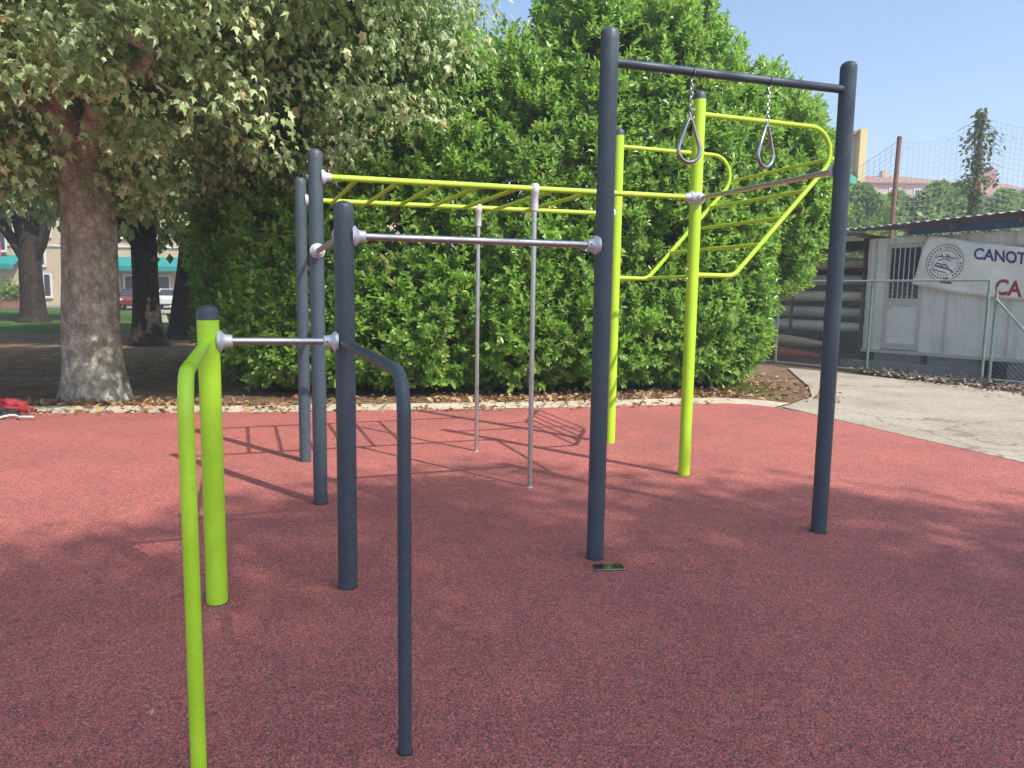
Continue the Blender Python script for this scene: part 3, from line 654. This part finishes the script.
# banner
def BN(a, z, lift=0):
    off = 1.085 + .024*math.sin(a*7+z*5)+.018*math.sin(a*4-z*7)
    return S(a, off-lift, z)
def btop(a): return 2.80-.13*(a-2.6)-.10*math.sin(min(1, max(0, (a-2.6)/3.9))*math.pi)+.03*max(0, 2.7-a)
def bbot(a): return 1.80-.235*(a-2.4)+.045*(a-2.4)**2
bn = thing('club_banner', 'white cloth banner with round emblem and blue and red letters hung on the cabin', 'banner', tuple(S(4.4, 1.1, 1.3)))
m = MB(); NA_, NZ_ = 70, 16; vs_ = []
for i in range(NA_+1):
    t = i/NA_
    for j in range(NZ_+1):
        s = j/NZ_; a = (2.39+.27*s)*(1-t)+6.6*t; zb, zt = bbot(a), btop(a); vs_.append(BN(a, zb+(zt-zb)*s))
fs_ = [(i*(NZ_+1)+j, (i+1)*(NZ_+1)+j, (i+1)*(NZ_+1)+j+1, i*(NZ_+1)+j+1) for i in range(NA_) for j in range(NZ_)]
m.add(vs_, fs_); clothm = simple('banner_cloth', (.84, .83, .80), .85, 0, .07, 3)
ob = m.build('cloth', clothm, bn); md = ob.modifiers.new('thick', 'SOLIDIFY'); md.thickness = .002
def text(body, a, z, h, width, slope, mat, name):
    cu = bpy.data.curves.new(name, 'FONT'); cu.body = body; cu.size = 1; cu.offset = .028; cu.resolution_u = 4; cu.extrude = 0
    to = bpy.data.objects.new('tmp', cu); col.objects.link(to); dg = bpy.context.evaluated_depsgraph_get(); dg.update()
    me = bpy.data.meshes.new_from_object(to.evaluated_get(dg)); bpy.data.objects.remove(to)
    xs = [v.co.x for v in me.vertices]; ys = [v.co.y for v in me.vertices]; x0, x1, y0, y1 = min(xs), max(xs), min(ys), max(ys)
    vs = []
    for v in me.vertices:
        fx = (v.co.x-x0)/(x1-x0)*width; fy = (v.co.y-y0)/(y1-y0)*h; aa = a+fx; vs.append(BN(aa, z+fy-slope*fx, .007))
    f = [tuple(p.vertices) for p in me.polygons]; link(name, vs, f, mat, bn, smooth=False)
blue_l = simple('blue_lettering', (.03, .045, .22), .7); red_l = simple('red_lettering', (.34, .02, .035), .7); ink = simple('dark_ink', (.05, .045, .07), .7)
text('CANOTTIERI', 3.57, 2.275, .225, 1.44, .15, blue_l, 'blue_letters')
text('CA', 4.0, 1.60, .30, .44, .12, red_l, 'red_letters')
def ring(c, r, wd, m, a0=0, a1=2*math.pi, n=40, lift=.006):
    vs = []; 
    for i in range(n+1):
        t = a0+(a1-a0)*i/n
        for q in (r-wd/2, r+wd/2): vs.append(BN(c[0]+q*math.cos(t), c[1]+q*math.sin(t), lift))
    m.add(vs, [(2*i, 2*i+1, 2*i+3, 2*i+2) for i in range(n)])
def stroke(m, pts, wd, lift=.006):
    for (x0, z0), (x1, z1) in zip(pts, pts[1:]):
        d = Vector((x1-x0, z1-z0)); d.normalize(); nx, nz = -d.y*wd/2, d.x*wd/2
        m.add([BN(x0+nx, z0+nz, lift), BN(x0-nx, z0-nz, lift), BN(x1-nx, z1-nz, lift), BN(x1+nx, z1+nz, lift)], [(0, 1, 2, 3)])
m = MB(); ec = (3.03, 2.22)
ring(ec, .36, .012, m); ring(ec, .245, .009, m)
for k in range(34):
    t = k*2*math.pi/34+.1
    if k % 9 != 0: stroke(m, [(ec[0]+.285*math.cos(t), ec[1]+.285*math.sin(t)), (ec[0]+.325*math.cos(t+.05), ec[1]+.325*math.sin(t+.05))], .022)
# two rowing strokes, a hull and water lines
ex, ez = ec
for pl, wd in (([(-.2, .10), (-.12, .14), (-.05, .11), (.04, .13), (.12, .08), (.2, .09)], .02), ([(-.15, .05), (-.02, .08), (.1, .03)], .016), ([(-.2, -.04), (-.1, -.08), (.0, -.10), (.1, -.14), (.17, -.20)], .03),
               ([(-.18, -.0), (-.1, -.02), (-.04, -.07)], .022), ([(-.05, -.02), (.02, -.05), (.07, -.1)], .022), ([(.0, .17), (.05, .12), (.02, .08)], .018), ([(-.22, -.12), (-.08, -.17), (.04, -.2)], .016), ([(-.1, .18), (-.07, .13)], .02)):
    stroke(m, [(ex+x, ez+z) for x, z in pl], wd)
m.build('emblem', ink, bn, smooth=False)
m = MB(); m.add([BN(ex+x, ez+z, .006) for x, z in ((-.06, -.40), (.16, -.42), (.13, -.32), (.02, -.30))], [(0, 1, 2, 3)]); m.build('emblem_base', ink, bn, smooth=False)

# ------------------------------------------------------------ boat store beside the cabin
bs = thing('boat_store', 'open lean-to boat store with dark back wall, left of the cabin', 'shed', tuple(S(-1, 2)))
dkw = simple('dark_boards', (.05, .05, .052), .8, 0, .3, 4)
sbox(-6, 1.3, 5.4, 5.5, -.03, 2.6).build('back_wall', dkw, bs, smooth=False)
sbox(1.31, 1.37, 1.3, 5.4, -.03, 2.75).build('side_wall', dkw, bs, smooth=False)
m = MB(); n = 110; fr = []; bk = []
for i in range(n+1):
    a = -6+(7.3)*i/n; z = 2.90+.016*math.sin(a*2*math.pi/.19); fr.append(S(a, .9, z)); bk.append(S(a, 5.7, z-.1))
k = n+1; vs_ = fr+bk+[p+Vector((0, 0, .006)) for p in fr+bk]
m.add(vs_, [(i, i+1, k+i+1, k+i) for i in range(n)]+[(2*k+i, 3*k+i, 3*k+i+1, 2*k+i+1) for i in range(n)]+[(i, 2*k+i, 2*k+i+1, i+1) for i in range(n)]); m.build('roof', roofm, bs)
for a in (-5.5, -2.4, 1.2): sbox(a, a+.08, 2.2, 2.28, -.03, 2.86).build('roof_post', rust, bs, smooth=False)
sbox(-6, 1.3, 1.0, 1.06, 2.74, 2.86).build('fascia', trimm, bs, smooth=False)
rk = thing('boat_rack', 'steel rack carrying stacked racing shells inside the boat store', 'rack', tuple(S(-1, 2)))
for a in (-3.2, -.9, .95):
    for f in (1.7, 2.9): sbox(a, a+.06, f, f+.06, -.03, 2.6).build('upright', rust, rk, smooth=False)
    for z in (.62, .98, 1.36, 1.74, 2.12): sbox(a, a+.06, 1.5, 2.88, z, z+.04).build('arm', rust, rk, smooth=False)
def hull(c, L, r, mat, label, tilt=0):
    pts = []; rr = []
    for i in range(17):
        t = -1+2*i/16; q = (1-abs(t)**2.2)
        p = Vector(c)+FD*(L/2*t)+ZX*(tilt*t*L/2); pts.append(p); rr.append(max(.012, r*q**.7))
    t_ = thing('racing_shell', label, 'boat', tuple(c), 'racing shells stacked in the boat store')
    MB().tube(pts, rr, 14).build('hull', mat, t_)
    MB().tube([Vector(p)+ZX*(-q-.0) for p, q in list(zip(pts, rr))[2:-2]], .012, 6).build('keel', trimm, t_)
hw = simple('cream_hull', (.72, .68, .58), .35, 0, .12, 3); hb = simple('beige_hull', (.45, .36, .24), .4, 0, .12, 3); hg = simple('grey_hull', (.50, .51, .49), .35, 0, .12, 3); hr = simple('red_hull', (.30, .05, .04), .4, 0, .2, 3)
hull(S(-1.0, 2.05, .82), 6.0, .13, hw, 'cream racing shell on the lowest arm of the boat rack')
hull(S(-1.2, 2.0, 1.17), 6.4, .12, hg, 'grey racing shell on the second arm of the boat rack')
hull(S(-1.1, 2.1, 1.55), 6.4, .12, hw, 'pale racing shell on the third arm of the boat rack')
hull(S(-1.1, 2.0, 1.93), 6.4, .12, hg, 'grey racing shell on the fourth arm of the boat rack')
hull(S(-1.1, 2.1, 2.32), 6.4, .13, hg, 'dark grey racing shell on the topmost arm of the boat rack')
hull(S(-1.15, 1.1, .50), 3.6, .13, hb, 'beige tilted rowing hull lying low behind the wire fence', -.04)
hull(S(-.75, .8, .17), 2.9, .15, hr, 'red canoe on the ground behind the wire fence', 0)

# ------------------------------------------------------------ sports net on rusty poles, climbing plant
pl = [(9.4, 27.5, 5.2), (12.42, 25, 6.75), (15.05, 25, 7.55), (19.5, 25, 7.4), (24, 25, 7.4)]
for i, (x, y, h) in enumerate(pl[1:4]):
    tag(MB().tube([(x-.06, y, -.1), (x, y, h*.5), (x+.05, y, h)], .075 if i < 2 else .06, 10).build('net_pole', rust, loc=(x, y, 0)), ('bare rusty net pole rising behind the cabin roof, nearer the hedge', 'rusty net pole overgrown by a climbing plant', 'net pole beyond the right edge of the view')[i], 'pole', 'rusty poles holding the sports net')
m = MB(); netm = simple('net_cord', (.25, .27, .30), .8)
for (x0, y0, h0), (x1, y1, h1) in zip(pl, pl[1:]):
    L = math.hypot(x1-x0, y1-y0); nn = int(L/.17)
    for i in range(nn+1):
        t = i/nn; sg = .55*math.sin(math.pi*t); top = h0+(h1-h0)*t-.15-sg*.6; m.tube([(x0+(x1-x0)*t, y0+(y1-y0)*t, 3.0), (x0+(x1-x0)*(t+.004), y0+(y1-y0)*t, top)], .0045, 3, caps=False)
    k = 0
    while k < 26:
        pts = []
        for i in range(9):
            t = i/8; sg = .55*math.sin(math.pi*t); top = h0+(h1-h0)*t-.15-sg*.6; z = top-k*.17
            pts.append((x0+(x1-x0)*t, y0+(y1-y0)*t, z))
        if min(p[2] for p in pts) > 3: m.tube(pts, .0045 if k else .009, 3, caps=False)
        k += 1
tag(m.build('sports_net', netm, loc=(15, 25, 0), smooth=False), 'thin ball-stop net strung between rusty poles against the sky', 'net')
n = 950; tt = rng.random(n); zz = 4.2+tt*3.4; wd = .12+.36*np.sin(np.clip((zz-4.2)/3.4, 0, 1)*3.0)**1.3; wd *= .55+.9*(np.sin(zz*5.0)*.5+.5)
cp = np.stack([15.03+rng.normal(size=n)*wd*.55, 24.95+rng.normal(size=n)*wd*.4, zz], 1)
vn = thing('climbing_plant', 'dark straggly climbing plant wound round the taller net pole', 'climbing plant', (15.05, 24.9, 3.4))
leaf_cloud('foliage', cp, rnd(n)+np.array([0, 0, -.4]), rnd(n)+np.array([0, 0, .6]), .10+.09*rng.random(n), T_SIMPLE, leafmat('vine_leaf', [(0, (.04, .07, .03)), (.6, (.07, .11, .045)), (1, (.13, .13, .08))], .6, .2, .3), vn)
m = MB()
for k in range(3): m.tube([(15.03+.12*math.cos(z*1.6+k*2), 25+.12*math.sin(z*1.6+k*2), z) for z in np.linspace(3.4, 7.3, 26)], .018, 5)
for k in range(36):
    z = random.uniform(4.3, 7.3); a = random.uniform(0, 6.28); L = random.uniform(.3, .95); m.tube([(15.03, 25, z), (15.03+L*.6*math.cos(a), 25+.3*math.sin(a), z+.1), (15.03+L*math.cos(a), 25+.4*math.sin(a), z-.05)], .007, 4)
m.build('stem', bark2_m, vn)

# ------------------------------------------------------------ row of small trees behind the sheds
def small_tree():
    t = thing('garden_tree', 'x', 'tree', (0, 0, 0), 'row of bright green small trees behind the cabin roof')
    MB().tube([(0, 0, -.05), (.03, 0, 2), (0, .05, 4.8)], [.10, .07, .03], 8).build('trunk', bark2_m, t)
    n = 5200; zz = rng.random(n); r = 1.15*np.sqrt(np.clip(1-(zz*1.02)**2.2, .01, 1))*(.55+.45*rng.random(n)**.4)
    a = rng.random(n)*6.283; lump = 1+.25*np.sin(a*3+zz*9)+.15*np.sin(a*5-zz*14)
    P = np.stack([r*lump*np.cos(a), r*lump*np.sin(a), .8+zz*5.3], 1); out = np.stack([np.cos(a), np.sin(a), .5+0*a], 1)
    leaf_cloud('crown', P, out+rng.normal(size=(n, 3))*.6+np.array([0, 0, .5]), out+rng.normal(size=(n, 3))*.5, .15+.13*rng.random(n), T_SIMPLE, far_m, t); return t
g0 = small_tree()
spots = [(12.4, 30.5, .95), (13.2, 29.0, .93), (14.3, 31.5, 1.0), (15.9, 31.8, .96), (17.4, 31.4, 1.02), (18.8, 32, 1.03), (20.3, 31.6, .98), (21.8, 31.8, 1.02), (23.3, 31.5, 1.0), (24.9, 31.8, 1.0)]
lab = ['nearest the yellow building, left end of the row', 'just left of the bare net pole', 'just right of the bare net pole', 'between the poles, second from the bare pole', 'between the poles, middle of the gap', 'just left of the overgrown pole', 'directly behind the overgrown pole', 'just right of the overgrown pole', 'near the right edge of the view', 'at the right end of the row, partly out of view']
for i, (x, y, s) in enumerate(spots):
    t = g0 if i == 0 else copy_tree(g0)
    t.location = (x, y, 0); t.scale = (s*1.25, s*1.25, s); t.rotation_euler.z = i*1.37; t['label'] = 'small bright green tree '+lab[i]

# ------------------------------------------------------------ houses
def stucco(name, c): return simple(name, c, .9, 0, .12, .6, .01)
yel = stucco('yellow_stucco', (.50, .40, .20)); pink = stucco('pink_stucco', (.55, .38, .33)); whi = stucco('white_stucco', (.62, .60, .57)); bei = stucco('beige_stucco', (.50, .40, .27)); salmon = stucco('salmon_stucco', (.46, .33, .25))
tile = simple('roof_tile', (.30, .16, .11), .85, 0, .25, 2.5, .03); sh = simple('shutter_green', (.05, .12, .08), .6); teal = simple('teal_canvas', (.01, .24, .22), .8, 0, .1, 2); winf = simple('white_frame', (.62, .62, .6), .5)
def house(name, label, x0, x1, y0, dep, h, mat, roofh, rm=tile, wins=(), rot=0, over=.35, nm='wall', cat='house'):
    t = thing(name, label, cat, ((x0+x1)/2, y0, 0))
    MB().box(((x0+x1)/2, y0+dep/2, h/2), (x1-x0, dep, h)).build('wall', mat, t, smooth=False)
    xa, xb, ya, yb = x0-over, x1+over, y0-over, y0+dep+over; ym = (ya+yb)/2; ins = min((xb-xa)*.3, dep*.45)
    m = MB(); m.add([(xa, ya, h+.002), (xb, ya, h+.002), (xb, yb, h+.002), (xa, yb, h+.002), (xa, ya, h+.14), (xb, ya, h+.14), (xb, yb, h+.14), (xa, yb, h+.14), (xa+ins, ym, h+roofh), (xb-ins, ym, h+roofh)],
        [(0, 3, 2, 1), (0, 1, 5, 4), (1, 2, 6, 5), (2, 3, 7, 6), (3, 0, 4, 7), (4, 5, 9, 8), (5, 6, 9), (6, 7, 8, 9), (7, 4, 8)])
    rf = m.build('roof', rm, t, smooth=False)
    for (wx, wz, ww, wh) in wins: window(t, wx, y0, wz, ww, wh)
    return t, rf
def window(t, wx, y0, wz, ww, wh, shut=None):
    fr = MB()
    for c, s in (((wx-ww/2, y0-.03, wz), (.12, .10, wh)), ((wx+ww/2, y0-.03, wz), (.12, .10, wh)), ((wx, y0-.031, wz+wh/2), (ww+.12, .09, .12)), ((wx, y0-.031, wz-wh/2), (ww+.12, .12, .12)), ((wx, y0-.032, wz), (.07, .08, wh-.13))): fr.box(c, s)
    w_ = fr.build('window', winf, t, smooth=False)
    MB().box((wx, y0-.012, wz), (ww-.13, .03, wh-.13)).build('pane', glassm, w_, smooth=False)
    MB().box((wx, y0-.07, wz-wh/2-.10), (ww+.3, .2, .07)).build('sill', whi, w_, smooth=False)
    if shut:
        for s in (-1, 1): MB().box((wx+s*(ww*.75+.1), y0-.035, wz), (ww*.45, .05, wh)).build('shutter', shut, w_, smooth=False)
t, rf = house('house', 'long pink house with red tiled roof beyond the small trees', 34.5, 46.5, 80, 9, 13.6, pink, 1.5, wins=[(37.2+2.6*i, 12.5, 1.1, 1.2) for i in range(4)])
MB().box((40.5, 84, 15.0), (.7, .7, 1.2)).build('chimney', bei, rf, smooth=False)
t, rf = house('house', 'hip-roofed house with a brick chimney turret between the net poles', 46.8, 55.0, 78, 8, 12.2, salmon, 1.9, wins=[(48.5+2.5*i, 11.7, 1.0, 1.2) for i in range(3)])
MB().box((50.2, 81.9, 14.6), (1.7, 1.5, 1.6)).build('turret', simple('brick_turret', (.28, .13, .10), .9), rf, smooth=False)
MB().tube([(49.6, 81.9, 15.2), (49.6, 81.9, 17.5)], .06, 6).build('aerial', rust, rf)
house('flat_building', 'long low white building behind the trees at the right edge', 49.5, 80, 74, 8, 12.3, whi, .25, rm=whi, wins=[(55+3.2*i, 10.4, 1.1, 1.0) for i in range(6)], cat='building')
house('house', 'white fronted house low behind the bare net pole', 33.0, 41.5, 70, 8, 10.4, whi, 1.3, wins=[(35+2.2*i, 9.3, 1, 1.2) for i in range(3)])
t = thing('apartment_house', 'tall yellow building end with a green awning just right of the hedge', 'building', (16, 40, 0))
MB().box((14.2, 44, 5.0), (7.2, 7.6, 10.0)).build('wall', yel, t, smooth=False)
MB().box((17.99, 40.0, 5.05), (.36, .5, 10.4)).build('corner_pier', stucco('pale_yellow_stucco', (.62, .50, .26)), t, smooth=False)
MB().box((14.2, 44, 10.1), (7.6, 8.0, .18)).build('roof', tile, t, smooth=False)
m = MB(); m.slab([(16.2, 40.15, 8.05), (16.2, 39.0, 7.35), (16.2, 39.0, 7.1), (16.2, 40.15, 7.1)], (1.5, 0, 0)); m.build('awning', simple('green_awning', (.03, .28, .17), .8), t, smooth=False)
for z in (9.0, 5.6, 2.6): window(t, 16.6, 40.2, z, 1.2, 1.5)

# long beige building across the lawn
t = thing('shop_building', 'long beige building with teal shop awnings across the lawn', 'building', (-35, 63, 0))
MB().box((-42, 69, 7), (64, 11.9, 14)).build('wall', bei, t, smooth=False)
MB().box((-48.5, 62.9, 3.6), (9.0, .25, 7.2)).build('pink_front', stucco('pink_front_stucco', (.52, .36, .32)), t, smooth=False)
MB().box((-42, 69, 14.2), (65.5, 13.4, .35)).build('roof', tile, t, smooth=False)
MB().box((-42, 62.98, 5.0), (64, .12, .16)).build('string_course', whi, t, smooth=False)
for i in range(15):
    x = -66+3.35*i
    for z in (6.6, 9.9, 12.6):
        if not (-53 < x < -44 and z < 7.2): window(t, x, 63.03, z, 1.1, 1.7)
window(t, -39.75, 63.03, 4.1, 1.1, 1.5); window(t, -39.4, 63.03, 1.7, 1.2, 1.9); window(t, -43.2, 62.76, 5.6, 2.0, 2.2)
def shopdoor(x, w_, h):
    d = MB().box((x, 62.99, h/2), (w_, .12, h)).build('shop_front', winf, t, smooth=False)
    MB().box((x, 62.92, h/2), (w_-.25, .05, h-.3)).build('glazing', glassm, d, smooth=False)
for x, w_ in ((-34.6, 1.4), (-31.9, 1.5), (-29.6, 1.7), (-27.3, 1.6)): shopdoor(x, w_, 2.7)
for x in (-33.35, -30.8): MB().box((x, 62.9, 1.5), (.9, .2, 3.0)).build('pier', salmon, t, smooth=False)
def awn(x0, x1):
    m = MB(); m.slab([(x0, 62.94, 4.15), (x0, 61.7, 3.35), (x0, 61.7, 2.98), (x0, 61.72, 2.98), (x0, 61.72, 3.3), (x0, 62.94, 4.05)], (x1-x0, 0, 0)); m.add([(x0, 61.69, 3.35), (x1, 61.69, 3.35), (x1, 61.69, 2.98), (x0, 61.69, 2.98)], [(0, 1, 2, 3)]); m.add([(x0, 62.94, 4.15), (x1, 62.94, 4.15), (x1, 61.7, 3.36), (x0, 61.7, 3.36)], [(0, 1, 2, 3)]); m.build('awning', teal, t, smooth=False)
awn(-33.0, -30.6); awn(-30.4, -27.2); awn(-43.5, -41.0)

# red flag on a staff
t = thing('flag', 'red flag on a slanting staff before the pink shop front at the far left', 'flag', (-41.4, 60, 0))
MB().tube([(-41.9, 60, 0), (-41.9, 60, 5.9)], .05, 8).build('staff', winf, t)
vs_ = [(-41.88+.10*i, 60+.07*math.sin(i*1.1), 5.7-.11*j-.055*i) for i in range(12) for j in range(12)]
m = MB(); m.add(vs_, [(i*12+j, i*12+j+1, (i+1)*12+j+1, (i+1)*12+j) for i in range(11) for j in range(11)]); o = m.build('cloth', simple('flag_red', (.55, .10, .12), .8), t); o.modifiers.new('s', 'SOLIDIFY').thickness = .01

# cars across the lawn
def car(label, loc, rot, bodym):
    t = thing('parked_car', label, 'car', (0, 0, 0), 'cars parked in front of the shops')
    pr = [(-2.05, .35), (-2.1, .75), (-1.95, .95), (-1.45, 1.02), (-1.1, 1.05), (1.0, 1.08), (1.85, .98), (2.05, .7), (2.02, .35), (1.62, .30), (1.55, .55), (1.3, .68), (1.05, .55), (.98, .27), (-.98, .27), (-1.05, .55), (-1.3, .68), (-1.55, .55), (-1.62, .3)]
    bd = MB().slab([(x, -.84, z) for x, z in pr], (0, 1.68, 0)).build('body', bodym, t, smooth=False, bevel=.06)
    cab = MB(); b0 = [(-1.5, -.78, 1.03), (1.55, -.78, 1.03), (1.55, .78, 1.03), (-1.5, .78, 1.03)]; b1 = [(-.75, -.62, 1.47), (1.15, -.62, 1.47), (1.15, .62, 1.47), (-.75, .62, 1.47)]
    cab.add(b0+b1, [(0, 1, 5, 4), (1, 2, 6, 5), (2, 3, 7, 6), (3, 0, 4, 7)]); cab.build('glass', glassm, t, smooth=False)
    MB().box((.2, 0, 1.49), (1.98, 1.3, .06)).build('roof', bodym, t, smooth=False, bevel=.02)
    for s in (-1, 1):
        for p, q in ((b0[0], b1[0]), (b0[1], b1[1])): MB().tube([(p[0], s*.79, p[2]), (q[0], s*.63, q[2])], .045, 6).build('pillar', bodym, t)
        MB().tube([(.15, s*.785, 1.03), (.15, s*.63, 1.47)], .04, 6).build('pillar', bodym, t)
        for x in (-1.3, 1.3):
            wh = MB().lathe((x, s*.66, .32), (0, s, 0), [(0, .31), (.02, .33), (.18, .33), (.2, .3)], 20).build('wheel', black, t)
            MB().lathe((x, s*.855, .32), (0, s, 0), [(0, .2), (.012, .19), (.02, .05)], 14).build('rim', cast, wh)
        MB().box((-2.06, s*.62, .78), (.10, .34, .16)).build('headlight', cast, t, smooth=False); MB().box((2.0, s*.66, .8), (.10, .26, .2)).build('tail_light', simple('tail_red', (.4, .02, .02), .3) if 'tail_red' not in MATS else MATS['tail_red'], t, smooth=False)
    t.location = loc; t.rotation_euler.z = rot; return t
car('white car parked before the shops, seen between the two dark trunks', (-26.7, 58.4, .03), R(110), simple('white_car', (.6, .6, .6), .3, 0, .03, 2, coat=.5))
car('dark red car beside the white car, mostly behind the upright dark trunk', (-27.9, 55.0, -.02), R(110), simple('red_car', (.16, .02, .02), .3, 0, .05, 2, coat=.5))

# bicycle
t = thing('bicycle', 'dark bicycle parked on its stand before the shop doors, right of the pale trunk', 'bicycle', (0, 0, 0))
for x in (-.52, .52):
    wh = MB().tube([(x+.33*math.cos(a), 0, .35+.33*math.sin(a)) for a in np.linspace(0, 2*math.pi, 25)[:-1]], .022, 6, closed=True).build('wheel', black, t)
    m = MB()
    for k in range(10): m.tube([(x, 0, .35), (x+.32*math.cos(k*.628), 0, .35+.32*math.sin(k*.628))], .004, 4)
    m.build('spokes', steel, wh)
m = MB()
for a, b in (((-.52, 0, .35), (-.05, 0, .32)), ((-.05, 0, .32), (-.2, 0, .82)), ((-.2, 0, .78), (.36, 0, .80)), ((-.05, 0, .32), (.38, 0, .72)), ((.34, 0, .92), (.52, 0, .35)), ((-.52, 0, .35), (-.19, 0, .75))): m.tube([a, b], .02, 8)
m.build('frame', dark, t)
MB().box((-.22, 0, .90), (.26, .13, .05)).build('saddle', black, t, bevel=.02); MB().tube([(.25, -.27, 1.0), (.36, -.1, .98), (.36, .1, .98), (.25, .27, 1.0)], .014, 6).build('handlebar', steel, t)
t.location = (-30.3, 56.4, .03); t.scale = (1.25,)*3; t.rotation_euler.z = .2

# flower tub bushes far left, stone bench and pale shrub by the dark trunks
m = thing('planter', 'stone planter with green shrubs and flowers at the far left by the pavement', 'planter', (-39.5, 56, 0))
MB().box((-38.5, 55.5, .3), (6.2, .7, .7)).build('trough', simple('terracotta', (.30, .13, .09), .9), m, smooth=False, bevel=.03)
n = 2600; P = np.stack([-38.5+rng.uniform(-3, 3, n), 55.5+rng.normal(size=n)*.3, .7+abs(rng.normal(size=n))*.55], 1)
leaf_cloud('foliage', P, rnd(n)+np.array([0, 0, .5]), rnd(n)+np.array([0, 0, 1]), .16+.12*rng.random(n), T_SIMPLE, leafmat('flowering_leaf', [(0, (.06, .15, .02)), (.75, (.16, .30, .04)), (.9, (.3, .36, .06)), (.96, (.5, .1, .12)), (1, (.5, .3, .1))], .6, .3, .3), m)
m = thing('pale_shrub', 'pale blossoming shrub above the stone bench, near the hedge', 'shrub', (-14.7, 36, 0))
n = 2600; d = rnd(n)*(rng.random((n, 1))**.4); P = np.array([-14.9, 36, 1.25])+d*np.array([1.1, .8, 1.3])
leaf_cloud('foliage', P, rnd(n), rnd(n)+np.array([0, 0, 1]), .13+.1*rng.random(n), T_SIMPLE, leafmat('blossom_leaf', [(0, (.10, .14, .05)), (.35, (.22, .22, .10)), (.7, (.48, .40, .30)), (1, (.62, .55, .45))], .7, .3, .2), m)
m2 = MB()
for k in range(7): m2.tube([(-14.9, 36, -.05), (-14.9+.6*math.cos(k), 36+.4*math.sin(k), 1.3)], [.03, .012], 5)
m2.build('stem', bark2_m, m)
b = thing('stone_bench', 'low stone bench in the sun below the pale shrub', 'bench', (-15.2, 34.5, 0))
MB().box((-15.2, 34.5, .45), (2.2, .6, .14)).build('seat', sand_m, b, smooth=False, bevel=.02)
for s in (-.8, .8): MB().box((-15.2+s, 34.5, .17), (.22, .5, .4)).build('leg', sand_m, b, smooth=False, bevel=.02)

# ------------------------------------------------------------ summer air
hz, hn, hb = new_mat('summer_haze'); hn.nodes.remove(hb)
pv = hn.nodes.new('ShaderNodeVolumePrincipled'); pv.inputs['Color'].default_value = (.93, .96, 1, 1); pv.inputs['Density'].default_value = .0035; pv.inputs['Anisotropy'].default_value = .2
hn.links.new(pv.outputs[0], hn.nodes['Material Output'].inputs['Volume'])
hzo = MB().box((0, 270, 9.5), (804, 664, 21)).build('haze', hz, smooth=False); hzo['kind'] = 'stuff'; hzo['label'] = 'thin bright summer haze'; hzo['category'] = 'haze'
